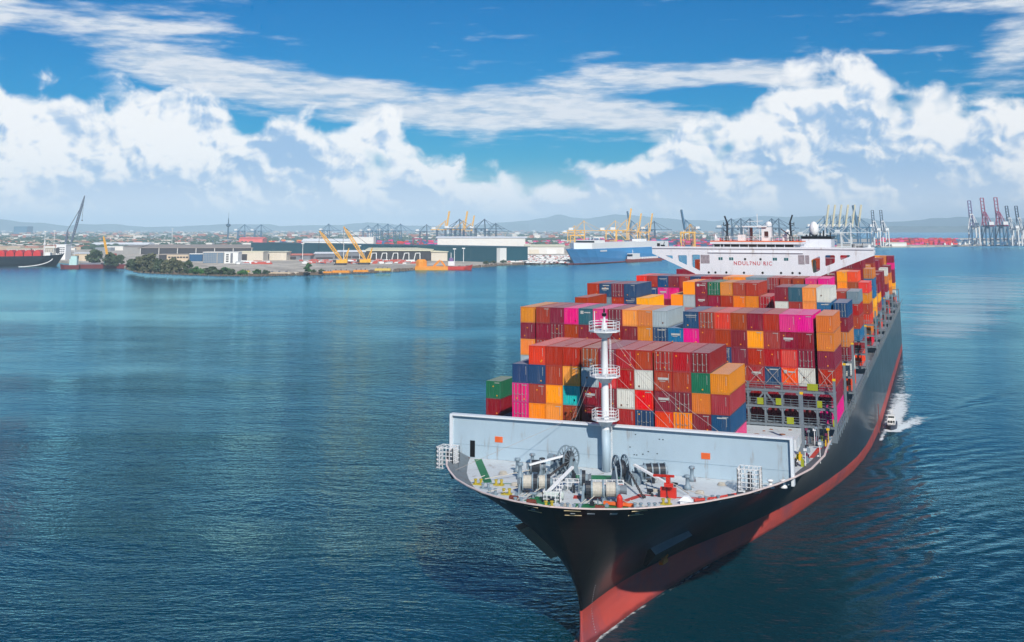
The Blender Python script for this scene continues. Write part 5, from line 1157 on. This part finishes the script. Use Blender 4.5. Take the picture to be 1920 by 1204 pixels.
crawler(638, 497, 597, 434, 'yellow crawler crane with lattice boom, left of the pair'); crawler(682, 496, 642.5, 426, 'yellow crawler crane with lattice boom, right of the pair')
s = Site(126, 478); u = s.u; root = empty('harbour_crane', s.o); tag(root, 'tall grey harbour crane with long lattice jib at left', 'crane')
s.tube(MB(), (0, 0, 0), (0, 0, 13 * u), 2.6 * u, 2.4 * u, 14).build('pedestal', M_('pedestal yellow', srgb(236, 196, 70)), root); s.box(MB(), -6 * u, 9 * u, -4, 6, 13.05 * u, 17 * u).build('machine_deck', W_white, root)
b = MB(); lattice(b, s.P(-5 * u, 0, 17 * u), s.P(-2 * u, 0, 46 * u), 2.4 * u, 8, .5); b.build('tower', M_cg, root)
b = MB(); lattice(b, s.P(5 * u, 0, 17 * u), s.P(26 * u, 0, 110 * u), 3.0 * u, 22, .5); b.build('jib', M_cg, root)
b = MB(); s.bar(b, (-2 * u, 0, 46 * u), (18 * u, 0, 84 * u), .7); s.bar(b, (-2 * u, 1, 46 * u), (0, 1, 17 * u), .6); s.bar(b, (25 * u, 0, 108 * u), (24 * u, 0, 65 * u), .3); s.tube(b, (24 * u, 0, 65 * u), (24 * u, 0, 63 * u), 1.0); b.build('rigging', W_dark, root)
# lamp masts
for px, py, t, l in ((82, 480, 435, 'behind the red-decked tanker'), (100, 474, 434, 'left of the harbour crane'), (567, 488, 458, 'before the teal wall, leftmost'), (644, 486, 440, 'between the yellow cranes'), (674, 486, 462, 'by the grey shed'), (852, 492, 468, 'behind the red dredger'), (869, 492, 467, 'right of the red dredger'), (322, 462, 430, 'behind the long grey shed')):
    s = Site(px, py); h = (py - t) * s.u; root = empty('lamp_mast', s.o); tag(root, f'thin white lamp mast {l}', 'lamp mast', 'lamp masts of the port'); s.tube(MB(), (0, 0, 0), (0, 0, h), .5, .3, 6).build('pole', W_white, root); s.box(MB(), -2, 2, -.6, .6, h, h + 1.2).build('lamp_head', W_white, root)
# ------------------------------------------------------------------ trees and shrubs on the shore
def leaf_mat(name, c0, c1):
    m = bpy.data.materials.new(name); m.use_nodes = True; T = NT(m.node_tree); b = T.n['Principled BSDF']; oi = T.new('ShaderNodeObjectInfo'); g = T.new('ShaderNodeNewGeometry')
    n1 = T.noise(g.outputs['Position'], .35, 3, .6); c = T.mix(T.add(T.mul(n1, .7), T.mul(g.outputs['Random Per Island'], .4)), c0, c1); T.put(b.inputs['Base Color'], T.hsv(c, .5, 1, T.add(.8, T.mul(oi.outputs['Random'], .4)))); b.inputs['Roughness'].default_value = .7; return m
L_dark = leaf_mat('dark foliage', srgb(52, 74, 52), srgb(86, 102, 66)); L_olive = leaf_mat('olive foliage', srgb(74, 84, 58), srgb(112, 112, 80)); L_green = leaf_mat('bright foliage', srgb(40, 92, 44), srgb(78, 128, 56)); M_bark = M_('bark', srgb(84, 70, 58))
def crown_mesh(seed, w, h, n_, conical=False, leaf=1.15):
    rnd = random.Random(seed); b = MB(); cl = []
    for k in range(26):
        t = rnd.random(); rr = (1 - t * .75 if conical else math.sin(math.pi * min(.95, .15 + t * .8))) * w / 2; a = rnd.uniform(0, 6.283); r = rr * math.sqrt(rnd.random()) * .92
        cl.append((Vector((math.cos(a) * r, math.sin(a) * r, h * (.16 + .78 * t))), rnd.uniform(.09, .23) * min(w, h)))
    for k in range(n_):
        c, r = rnd.choice(cl); v = Vector((rnd.gauss(0, 1), rnd.gauss(0, 1), rnd.gauss(0, .8))).normalized() * r * rnd.random() ** .45; p = c + v
        a = Vector((rnd.gauss(0, 1), rnd.gauss(0, 1), rnd.gauss(0, 1))).normalized(); q = a.cross(Vector((rnd.gauss(0, 1), rnd.gauss(0, 1), rnd.gauss(0, 1)))).normalized(); s_ = leaf * rnd.uniform(.6, 1.3)
        b.quad(p - a * s_, p + q * s_ * .6, p + a * s_, p - q * s_ * .6)
    return b.mesh('crown')
def trunk_mesh(h):
    b = MB(); b.lathe((0, 0, 0), [(.5, 0), (.36, h * .3), (.18, h * .75)], 7)
    for k in range(5): a = k * 1.3; b.tube((0, 0, h * (.25 + .08 * k)), (math.cos(a) * h * .2, math.sin(a) * h * .2, h * (.45 + .09 * k)), .16, .06, 5)
    return b.mesh('trunk')
CRW = [crown_mesh(k, 12, 14, 1300, k == 2) for k in range(3)]; TRK = trunk_mesh(13); SHB = [crown_mesh(10 + k, 11, 6, 700) for k in range(2)]
def tree(px, py, h_px, wide, m, label, shrub=False, grp='trees on the shore'):
    o = ground(px, py, LAND); k = (1.08 if not shrub else 1.0) * metres(h_px, o) / (6.0 if shrub else 14.0); root = empty('shrub' if shrub else 'tree', o); tag(root, label, 'shrub' if shrub else 'tree', grp); rnd = random.Random(px)
    for name, me, mm in (('crown', rnd.choice(SHB if shrub else CRW), m), ('trunk', TRK, M_bark)):
        p = bpy.data.objects.new(name, me); COL.objects.link(p); p.parent = root; p.scale = (k * wide, k * wide, k) if name == 'crown' else (k, k, k * (.4 if shrub else 1))
        p.rotation_euler = (0, 0, rnd.uniform(0, 6.28) if name == 'crown' else 0)
        if not me.materials: me.materials.append(None)
        p.material_slots[0].link = 'OBJECT'; p.material_slots[0].material = mm
for k, (px, py, h, w_, m) in enumerate(((246, 507, 19, 1.3, L_dark), (257, 510, 25, 1.3, L_dark), (270, 511, 30, 1.2, L_olive), (282, 512, 31, 1.15, L_olive), (290, 512, 24, 1.1, L_dark), (301, 513, 24, 1.1, L_dark), (312, 513, 22, 1.2, L_olive), (324, 514, 26, 1.1, L_olive), (336, 514, 23, 1.15, L_olive), (352, 514, 24, .8, L_dark))):
    tree(px, py, h, w_, m, f"{'dark' if m is L_dark else 'olive'} casuarina-like tree, {ORD[k]} from left in the shore grove")
for k, (px, py, h, w_) in enumerate(((370, 514, 12, 1.7), (398, 515, 13, 1.9), (421, 515, 12, 1.6), (385, 515, 9, 1.4), (434, 516, 10, 1.4), (455, 516, 9, 1.4), (482, 514, 8, 1.6), (497, 514, 7, 1.4))): tree(px, py, h, w_, L_green if k % 3 != 1 else L_dark, f'low green bush on the embankment, {ORD[k]} of the bushes right of the grove', True, 'bushes on the embankment')
tree(577, 511, 16, 1.1, L_green, 'single round green tree standing alone on the bare quay')
for k, (px, py, h) in enumerate(((178, 497, 26), (205, 499, 23), (222, 500, 20), (563, 485, 7), (575, 485, 7), (527, 479, 8), (505, 478, 7))): tree(px, py, h, 1.2, L_dark, f"dark tree {('beside the yellow derrick', 'right of the yellow derrick', 'left of the shore grove', 'before the low slate shed', 'at the corner of the slate shed', 'behind the beige shed', 'above the beige shed roof')[k]}", False, 'trees between the buildings')
for k, (px, py) in enumerate(((588, 511), (603, 510), (912, 495), (925, 494), (944, 493))): tree(px, py, 5, 1.5, L_dark, f'tiny shrub on the quay edge, {ORD[k]} from left of the scattered ones', True, 'quay shrubs')

# ------------------------------------------------------------------ moored and passing vessels
def vessel_hull(b, s, L, Bm, z0, deck, bow=.22, flare=1.0, sheer=0.0):
    """hull along +x (bow at x = L); local site coordinates"""
    st2 = [(0, .82), (.05, .95), (.2, 1), (1 - bow, 1), (1 - bow * .6, .82), (1 - bow * .25, .45), (1, .04)]; i0 = len(b.v)
    for t, w_ in st2:
        x = L * t; sh = sheer * max(0, (t - .7) / .3) ** 2
        for sd_ in (-1, 1):
            for f, z in ((.72 + .2 * (t < .75), z0), (1.0 if t < .75 else .9, z0 + (deck + sh) * .5), (1, z0 + deck + sh)):
                xx = x - (L * .05 * (1 - (z - z0) / (deck + sh)) * flare if t > .8 else 0); b.v.append(tuple(s.P(xx, sd_ * w_ * f * Bm / 2, z)))
    n_ = 6
    for i in range(len(st2) - 1):
        a = i0 + i * n_; c = a + n_
        b.f += [(a, c, c + 1, a + 1), (a + 1, c + 1, c + 2, a + 2), (a + 3, a + 4, c + 4, c + 3), (a + 4, a + 5, c + 5, c + 4), (a + 2, c + 2, c + 5, a + 5)]
    a = i0; b.f.append((a, a + 1, a + 2, a + 5, a + 4, a + 3)); a = i0 + (len(st2) - 1) * n_; b.f.append((a, a + 3, a + 4, a + 5, a + 2, a + 1)); return b
H_black = M_('black hull', srgb(24, 30, 40), .35); H_blue = M_('vivid blue hull', srgb(60, 146, 206), .4, .05); H_red = M_('red hull', srgb(206, 62, 48), .45); H_maroon = M_('maroon hull', srgb(112, 44, 48), .6); V_white = M_('vessel white', srgb(236, 236, 234), .4, .04); V_orange = M_('vessel orange', srgb(236, 150, 34), .5)
# car carrier
s = Site(1240, 486.2, 0, SEA); p_b, p_s = ground(1062, 497.0), ground(1236, 486.4); d_ = p_b - p_s; s.o = p_s; L = d_.length; s.ex = d_.normalized(); s.ey = Vector((-s.ex.y, s.ex.x, 0)); root = empty('car_carrier', p_s + d_ * .5)
tag(root, 'big car carrier with bright blue hull and white upper decks', 'ship')
hb2 = 29 * metres(1, p_b); ht = 12 * metres(1, p_b); Bc = 34
b = vessel_hull(MB(), s, L, Bc, -1.5, hb2 + 1.5, .16, 1.6); b.build('hull', H_blue, root)
b = MB(); s.pris(b, [(2, -Bc / 2 + .6, hb2 + .05), (L * .86, -Bc / 2 + .6, hb2 + .05), (L * .93, 0, hb2 + .05), (L * .86, Bc / 2 - .6, hb2 + .05), (2, Bc / 2 - .6, hb2 + .05)], (0, 0, ht * .95)); b.build('upper_decks', V_white, root)
s.box(MB(), L * .72, L * .82, -Bc * .42, Bc * .42, hb2 + ht * .96, hb2 + ht * 1.35).build('bridge', V_white, root); s.box(MB(), L * .821, L * .824, -Bc * .40, Bc * .40, hb2 + ht * 1.0, hb2 + ht * 1.25).build('bridge_window', M_glass, root)
s.box(MB(), L * .2, L * .28, -6, 6, hb2 + ht * .96, hb2 + ht * 1.4).build('funnel', V_white, root)
for k in range(5): s.box(MB(), L * (.34 + .07 * k), L * (.36 + .07 * k), -10, 10, hb2 + ht * .96, hb2 + ht * .9).build('deck_vent', V_white if k != 3 else M_orange, root)
b = vessel_hull(MB(), s, L * .995, Bc + .5, -1.6, 3.2, .16, .3); b.build('boot_top', M_('boot red', srgb(150, 58, 56)), root)
for sd in (1, -1):
    for k in range(9): s.box(MB(), L * .78 - 2.2 * k, L * .78 - 2.2 * k + 1.5, sd * Bc / 2 - (0 if sd > 0 else .12), sd * Bc / 2 + (.12 if sd > 0 else 0), hb2 * .80, hb2 * .80 + 2).build('name_letter', V_white, root)
b = MB()
for k in range(3): lattice_y = (k - 1) * 5; s.bar(b, (L * .77, lattice_y, hb2 + ht * 1.35), (L * .77, lattice_y, hb2 + ht * 1.9), .5)
b.build('mast', V_white, root)
# bunker barge alongside
s = Site(1236, 489.4, 0, SEA); p_b, p_s = ground(1172, 492.6), ground(1236, 488.8); d_ = p_b - p_s; s.o = p_s; L = d_.length; s.ex = d_.normalized(); s.ey = Vector((-s.ex.y, s.ex.x, 0)); root = empty('bunker_barge', p_s + d_ * .5); tag(root, 'small white and rust-red bunker vessel in front of the blue car carrier', 'boat')
vessel_hull(MB(), s, L, 11, -1, 5.2, .2).build('hull', M_('barge hull', srgb(150, 66, 56), .5), root); s.box(MB(), L * .66, L * .86, -4.5, 4.5, 4.3, 12).build('cabin', V_white, root); s.box(MB(), L * .861, L * .866, -4, 4, 8.5, 11).build('window', M_glass, root)
for k in range(7): s.box(MB(), L * (.08 + .075 * k), L * (.11 + .075 * k), -2.5, 2.5, 4.25, 6.5).build('deck_pump', V_white, root)
s.bar(MB(), (L * .78, 0, 12), (L * .78, 0, 17), .5).build('mast', V_white, root)
# red-decked tanker at the left edge
s = Site(-130, 501, 0, SEA); u = s.u; p_s, p_b = ground(-130, 502), ground(122, 500); d_ = p_b - p_s; L = d_.length; s.ex = d_.normalized(); s.ey = Vector((-s.ex.y, s.ex.x, 0)); root = empty('tanker', p_s + d_ * .5); tag(root, 'black-hulled tanker with row of red domes along its deck', 'ship')
dk2 = 19 * u; vessel_hull(MB(), s, L, 28, -1.5, dk2 + 1.5, .14, 1.2, 2.5).build('hull', H_black, root)
for k in range(9):
    x = L * .26 + k * 15.8 * u; b = MB(); n_ = 7; s.pris(b, [(x + 7.2 * u * math.cos(math.pi * j / n_), -12, dk2 + .05 + 12 * u * math.sin(math.pi * j / n_) ** .7) for j in range(n_ + 1)], (0, 24, 0)); b.build('tank_dome', M_('tank red', srgb(206, 40, 40), .5), root)
s.box(MB(), L * .855, L * .90, -6, 6, dk2 + .05, dk2 + 7 * u).build('forecastle_house', V_white, root); b = MB(); s.bar(b, (L * .845, 0, dk2), (L * .845, 0, dk2 + 30 * u), 1.1); s.box(b, L * .835, L * .855, -2, 2, dk2 + 22 * u, dk2 + 24 * u); b.build('foremast', V_white, root)
b = MB(); prev = None
for k in range(13):
    t = k / 12; pt = s.P(L * (.93 - .24 * t ** 1.6), -15 - 10 * t, (dk2 * .75) * (1 - t) ** 1.8 + .3)
    if prev: b.tube(prev, pt, .55, n=5)
    prev = pt
b.build('mooring_hose', V_white, root)
# cream accommodation block of a second ship behind
hall(104, 122, 487, 27, 18, V_white, V_white, 'cream ship accommodation block beside the harbour crane', kind='flat', windows=((.1, .9, .35, .9, 4, 4, W_slate),), openings=((.0, .35, .45, .8, W_dark),), cat='building', name='accommodation_block')
def boat(px, py, L_px, hullm, cabm, label, facing=1, cab=(.3, .6), hh=3.2, ch=5.0, mast=True, grp='small craft'):
    s = Site(px, py, 0, SEA); L = L_px * s.u
    if facing < 0: s.ex = -s.ex; s.ey = -s.ey
    root = empty('boat', s.o); tag(root, label, 'boat', grp)
    vessel_hull(MB(), s, L, max(4, L * .28), -.6, hh + .6, .3, 1, hh * .3).build('hull', hullm, root); w_ = max(4, L * .28) * .36
    s.box(MB(), L * cab[0], L * cab[1], -w_, w_, hh + .02, hh + ch).build('cabin', cabm, root); s.box(MB(), L * cab[0] + L * .05, L * cab[1] + .12, -w_ * .9, w_ * .9, hh + ch * .45, hh + ch * .8).build('window', M_glass, root); s.box(MB(), L * (cab[0] + .03), L * (cab[1] - .05), -w_ * .7, w_ * .7, hh + ch + .02, hh + ch * 1.45).build('wheelhouse', cabm, root)
    if mast: s.bar(MB(), (L * (cab[0] + cab[1]) / 2, 0, hh + ch * 1.45), (L * (cab[0] + cab[1]) / 2, 0, hh + ch * 2.4), .4).build('mast', W_white, root)
    return root
boat(149, 504.5, 37, H_maroon, M_('tug teal white', srgb(190, 224, 222)), 'tug with pale teal deckhouse moored by the tanker bow', -1, (.12, .5), 4.5, 7)
s = Site(146, 503.5, 0, SEA); L = 92 * s.u; root = empty('work_barge', s.o); tag(root, 'long low maroon work barge under the yellow derrick', 'barge'); s.box(MB(), 0, L, 0, 16, -1, 4.5).build('hull', H_maroon, root); s.box(MB(), 2, L * .45, 2, 14, 4.55, 6.2).build('deck_cargo', M_('barge deck grey', srgb(126, 128, 140)), root); s.box(MB(), L * .5, L * .62, 3, 12, 4.55, 8.5).build('deck_cargo', M_('barge teal', srgb(70, 110, 118)), root); s.box(MB(), L * .66, L * .72, 3, 9, 4.55, 17).build('red_mast', H_red, root)
s = Site(200, 499, 0, SEA); u = s.u; root = empty('derrick', s.o + Vector((0, 0, 4.6))); tag(root, 'leaning yellow derrick boom rising from the barge', 'crane'); b = MB(); lattice(b, s.P(0, 6, 4.8), s.P(-12.5 * u, 6, 55 * u), 2.6 * u, 14, .4); b.build('boom', M_cy, root); s.box(MB(), -2 * u, 3 * u, 3, 9, 4.6, 9).build('winch_house', V_white, root)
# orange and red dredger
s = Site(778, 506.5, 0, SEA); u = s.u; L = 112 * u; root = empty('dredger', s.o); tag(root, 'orange and red dredger with big orange tank, moored at the quay', 'ship')
s.box(MB(), 0, L * .55, 0, 14, -1, 4).build('pontoon', V_orange, root); b = vessel_hull(MB(), s, 60 * u, 15, -1, 8 * u, .3, 1.2, 4 * u)
for v in range(len(b.v)): b.v[v] = tuple(Vector(b.v[v]) + s.ex * 48 * u + s.ey * 8)
b.build('hull', H_red, root); b = MB(); s.tube(b, (11 * u, 7, 4), (11 * u, 7, 16 * u), 11 * u, 11 * u, 8); s.tube(b, (11 * u, 7, 16 * u), (11 * u, 7, 19.5 * u), 11 * u, 7 * u, 8); b.build('tank', V_orange, root)
s.box(MB(), 62 * u, 74 * u, 3, 12, 8 * u, 16 * u).build('deck_house', V_white, root); s.box(MB(), 64 * u, 71 * u, 4, 10, 16 * u, 22 * u).build('wheelhouse', M_('violet house', srgb(126, 96, 150)), root); b = MB(); lattice(b, s.P(34 * u, 6, 4), s.P(46 * u, 6, 18 * u), 3 * u, 8, .4); lattice(b, s.P(56 * u, 6, 4), s.P(48 * u, 6, 17 * u), 2.4 * u, 8, .4); b.build('ladder_frame', V_orange, root); s.box(MB(), 28 * u, 44 * u, 3, 9, 4, 7 * u).build('pump_house', V_orange, root); b = MB(); s.bar(b, (67 * u, 6, 22 * u), (67 * u, 6, 32 * u), .6); b.build('mast', W_white, root)
for k, (px, py, L_, hm, cm, l) in enumerate(((1752, 461.5, 14, H_black, V_white, 'dark tug'), (1768, 462, 9, M_('navy hull', srgb(40, 60, 96)), V_white, 'navy launch'), (1780, 462, 11, H_black, V_white, 'black fishing boat'), (1796, 462, 9, V_white, V_white, 'white launch'), (1806, 461, 10, M_('aqua hull', srgb(90, 150, 176)), V_white, 'aqua boat'), (1818, 460.5, 12, V_white, V_white, 'white workboat'), (1830, 461, 18, V_white, V_white, 'long white ferry'), (1847, 461, 10, V_white, M_('pale blue', srgb(150, 190, 210)), 'white and blue boat'), (1861, 461, 20, V_white, H_red, 'white ship with red deckhouse'), (1735, 462.5, 10, V_white, W_slate, 'white boat with grey cabin'), (1622, 466, 18, V_white, V_white, 'white patrol boat by the wing tip'))):
    boat(px, py, L_, hm, cm, f'{l} moored along the right-hand quay' if k < 10 else l + ' of the ship bridge', 1 if k % 2 else -1 if False else 1, hh=2.6, ch=4.2)
# pilot boat beside the hull
o = Vector((44.0, 131.5, SEA)); s = Site(0, 600, 0, SEA); s.o = o + Vector((0, 5, 0)); s.ex = Vector((0, -1, 0)); s.ey = Vector((1, 0, 0)); root = empty('pilot_boat', o); tag(root, 'small white pilot boat throwing spray beside the ship hull', 'boat')
vessel_hull(MB(), s, 11, 3.0, -.5, 1.5, .35, 1, .4).build('hull', M_('pilot boat hull', srgb(44, 52, 70), .4), root); s.box(MB(), 2.5, 7.2, -1.1, 1.1, 1.05, 2.5).build('cabin', V_white, root); s.box(MB(), 3.2, 6.2, -.9, .9, 2.52, 3.5).build('wheelhouse', V_white, root)
for k in range(3): s.box(MB(), 6.205, 6.24, -.8 + .55 * k, -.32 + .55 * k, 2.75, 3.3).build('window', M_glass, root)
for k in range(3): s.box(MB(), 7.205, 7.24, -.95 + .68 * k, -.4 + .68 * k, 1.5, 2.15).build('window', M_glass, root)
b = MB(); s.bar(b, (4.6, 0, 3.5), (4.6, 0, 5.2), .12); s.bar(b, (4.6, -.6, 4.5), (4.6, .6, 4.5), .09); s.bar(b, (3.6, .4, 3.5), (3.4, .5, 5.6), .07); b.build('mast', V_white, root)
b = MB()
for k in range(8):
    for z in (1.6, 1.95): s.bar(b, (7.4 + .4 * k, 1.2 - .12 * k, z), (7.8 + .4 * k, 1.2 - .12 * (k + 1), z), .05); s.bar(b, (7.4 + .4 * k, -1.2 + .12 * k, z), (7.8 + .4 * k, -1.2 + .12 * (k + 1), z), .05)
b.build('railing', V_white, root)
root.scale = (.8, .8, .8)
# gangway pole hanging on the ship's side near the boat
b = MB(); b.bar((41.75, 121, -10.6), (41.75, 121, SEA + .3), .18); b.build('boarding_ladder', M_('ladder rope', srgb(120, 60, 60)), ship)

# ------------------------------------------------------------------ what nobody could count
def stuff(name, groups, label, cat):
    me = bpy.data.meshes.new(name); v = []; f = []; mi = []
    for k, (b, m) in enumerate(groups):
        o = len(v); v += b.v; f += [tuple(i + o for i in q) for q in b.f]; mi += [k] * len(b.f); me.materials.append(m)
    me.from_pydata(v, [], f); me.polygons.foreach_set('material_index', mi); me.update()
    ob = bpy.data.objects.new(name, me); COL.objects.link(ob); return tag(ob, label, cat, kind='stuff')
rnd = random.Random(5)
def rbox(b, px, py, w, d, h, z=LAND, yaw=None):
    s = Site(px, py, rnd.choice((0, 12, -15, 30)) if yaw is None else yaw, z); s.box(b, 0, w, 0, d, 0, h)
town = [(MB(), M_('house white', srgb(222, 218, 210))), (MB(), M_('house tan', srgb(186, 164, 140))), (MB(), M_('roof brick', srgb(168, 104, 84))), (MB(), M_('house grey', srgb(140, 146, 152)))]
for k in range(3000):
    px = rnd.uniform(-60, 1560); py = 432.5 + 17 * rnd.random() ** 1.6
    rbox(rnd.choice(town)[0], px, py, rnd.uniform(12, 45), rnd.uniform(10, 30), rnd.choice((5, 6, 8, 8, 11, 16)))
for k in range(420):
    px = rnd.uniform(-60, 470); py = rnd.uniform(449, 470 if px < 230 else 462); rbox(rnd.choice(town)[0], px, py, rnd.uniform(14, 60), rnd.uniform(10, 25), rnd.choice((4, 6, 8)))
for k in range(260):
    px = rnd.uniform(1580, 1930); py = rnd.uniform(432, 434); rbox(rnd.choice(town)[0], px, py, rnd.uniform(20, 60), 20, rnd.choice((8, 10, 16)))
stuff('distant_town', town, 'low pale houses of the distant town under the hills', 'town')
wood = MB()
for k in range(4200):
    px = rnd.uniform(-80, 1600); py = 432.2 + 18 * rnd.random() ** 1.5; o = ground(px, py, LAND); r = rnd.uniform(8, 22); h = rnd.uniform(6, 13); i = len(wood.v); n_ = 6
    for (rr, zz) in ((1, 0), (.95, .5), (.5, .9)):
        for j in range(n_): a = 6.283 * j / n_ + rnd.uniform(-.2, .2); q = r * rr * rnd.uniform(.75, 1.2); wood.v.append((o.x + math.cos(a) * q, o.y + math.sin(a) * q, o.z + h * zz * rnd.uniform(.85, 1.1)))
    wood.v.append((o.x, o.y, o.z + h))
    for ring in (0, 1):
        for j in range(n_): a = i + ring * n_ + j; c = i + ring * n_ + (j + 1) % n_; wood.f.append((a, c, c + n_, a + n_))
    for j in range(n_): wood.f.append((i + 2 * n_ + j, i + 2 * n_ + (j + 1) % n_, i + 3 * n_))
for k in range(1500):
    px = rnd.uniform(-80, 480) if k % 3 else rnd.uniform(480, 1060); py = rnd.uniform(449, 468 if px < 240 else 462); o = ground(px, py, LAND); r = rnd.uniform(5, 12); h = rnd.uniform(5, 11); i = len(wood.v); n_ = 6
    for (rr, zz) in ((1, 0), (.95, .5), (.5, .9)):
        for j in range(n_): a = 6.283 * j / n_ + rnd.uniform(-.2, .2); q = r * rr * rnd.uniform(.75, 1.2); wood.v.append((o.x + math.cos(a) * q, o.y + math.sin(a) * q, o.z + h * zz * rnd.uniform(.85, 1.1)))
    wood.v.append((o.x, o.y, o.z + h))
    for ring in (0, 1):
        for j in range(n_): a = i + ring * n_ + j; c = i + ring * n_ + (j + 1) % n_; wood.f.append((a, c, c + n_, a + n_))
    for j in range(n_): wood.f.append((i + 2 * n_ + j, i + 2 * n_ + (j + 1) % n_, i + 3 * n_))
stuff('distant_trees', [(wood, leaf_mat('far trees', srgb(44, 68, 50), srgb(70, 92, 66)))], 'dark tree cover between the distant houses', 'woodland')
yard = {k: MB() for k in 'RMrNPOSBW'}
def yard_rows(px0, px1, py0, py1, n_, cols, hmax=4):
    for k in range(n_):
        px = rnd.uniform(px0, px1); py = rnd.uniform(py0, py1); t = rnd.randint(1, hmax)
        for j in range(t):
            s = Site(px, py, 0); b = yard[rnd.choice(cols)]; s.box(b, 0, 12.1, 0, 5.0, j * 2.6, j * 2.6 + 2.5)
yard_rows(1080, 1560, 456, 464, 520, 'RMPNNSBPR', 6); yard_rows(1640, 1790, 453, 459.5, 300, 'rrRMPr', 5); yard_rows(690, 830, 458, 464, 130, 'rRNSBP', 5); yard_rows(930, 1060, 456, 461, 110, 'RMPSW', 4); yard_rows(330, 470, 456, 460, 90, 'RrMNW', 3); yard_rows(1790, 1930, 456, 459, 160, 'SNBWS', 5); yard_rows(500, 570, 456, 463, 70, 'OrWRB', 4)
stuff('yard_containers', [(yard[k], M_('yard ' + PAL[k][0], PAL[k][1])) for k in yard], 'rows of stacked containers in the port yard', 'container rows')
cars = {k: MB() for k in range(4)}
for k in range(900):
    px = rnd.uniform(932, 1064); py = rnd.uniform(480, 494) if px > 985 else rnd.uniform(484, 492); s = Site(px, py, 0); b = cars[rnd.choice((0, 0, 0, 0, 1, 2, 3))]; s.box(b, 0, 4.4, 0, 1.8, .3, 1.0); s.box(b, .9, 3.6, .1, 1.7, 1.0, 1.5)
for k in range(160):
    px = rnd.uniform(560, 775); py = rnd.uniform(488.5, 495); s = Site(px, py, 0); b = cars[rnd.choice((3, 3, 0, 1))]; s.box(b, 0, rnd.uniform(4, 9), 0, 2, .2, rnd.uniform(1, 2.6))
for k in range(60):
    px = rnd.uniform(440, 500); py = rnd.uniform(492, 496); s = Site(px, py, 0); b = cars[rnd.choice((0, 1, 3))]; s.box(b, 0, rnd.uniform(4, 11), 0, 2.4, .2, rnd.uniform(1.4, 3))
stuff('parked_cars', [(cars[0], V_white), (cars[1], M_('car silver', srgb(170, 174, 178))), (cars[2], M_('car dark', srgb(52, 54, 60))), (cars[3], M_('car red', srgb(190, 84, 70)))], 'hundreds of parked cars and stored goods on the quay', 'cars')
rub = MB()
for k in range(len(coast_px) - 1):
    (xa, ya), (xb, yb) = coast_px[k], coast_px[k + 1]
    if xa < 230 or xa > 1000: continue
    for j in range(int((xb - xa) * 1.2)):
        t = rnd.random(); o = ground(xa + (xb - xa) * t, ya + (yb - ya) * t + rnd.uniform(-.9, .5)); r = rnd.uniform(.8, 2.4); rub.box(o.x - r, o.x + r, o.y - r * .8, o.y + r * .8, SEA - .5, SEA + rnd.uniform(.8, 3.2))
stuff('shore_rubble', [(rub, M_('rubble brown', srgb(120, 104, 90)))], 'brown rubble and piles along the waterline', 'rubble')
# yellow pontoons and heaps at the quay edge
for k, (p0, p1, py, h, m, l) in enumerate(((622, 655, 511.5, 5, V_orange, 'long yellow pontoon section lying on the quay edge, left one'), (662, 690, 510, 4.5, V_orange, 'yellow pontoon section on the quay edge, middle one'), (702, 732, 507.5, 5, M_('sand yellow', srgb(226, 196, 96)), 'sandy yellow pontoon section near the dredger'), (606, 622, 512, 3.5, V_orange, 'short yellow pontoon end beside the small shrubs'), (450, 466, 511, 4, M_('pale yellow', srgb(222, 190, 90)), 'yellow boat-shaped heap by the embankment bushes'), (500, 545, 513, 3, W_tan, 'low tan stack of timber along the quay'))):
    s = Site(p0, py); L = (p1 - p0) * s.u; root = empty('pontoon', s.o); tag(root, l, 'pontoon', 'pontoons on the quay'); b = MB(); s.pris(b, [(0, 0, 0), (L, 0, 0), (L * .97, 0, h * s.u * .8), (L * .03, 0, h * s.u * .8)], (0, 8, 0)); b.build('body', m, root)
    for j in range(3): s.box(MB(), L * (.15 + .3 * j), L * (.22 + .3 * j), 2, 5, h * s.u * .8 + .01, h * s.u * .8 + 1.2).build('fitting', W_slate, root)
# ------------------------------------------------------------------ haze over the harbour
hz_ = MB(); hz_.box(-BIG * .99, BIG * .99, -BIG * .5, BIG * .99, SEA - 3.2, 268); hzm = bpy.data.materials.new('haze'); hzm.use_nodes = True; T = NT(hzm.node_tree); T.n.clear(); pv = T.new('ShaderNodeVolumePrincipled'); pv.inputs['Color'].default_value = (.60, .82, 1.0, 1); pv.inputs['Density'].default_value = 9.5e-5; pv.inputs['Anisotropy'].default_value = -.35
ho = T.new('ShaderNodeOutputMaterial'); T.l.new(pv.outputs[0], ho.inputs['Volume']); tag(hz_.build('haze', hzm), 'pale blue haze over the harbour', 'haze', kind='stuff')
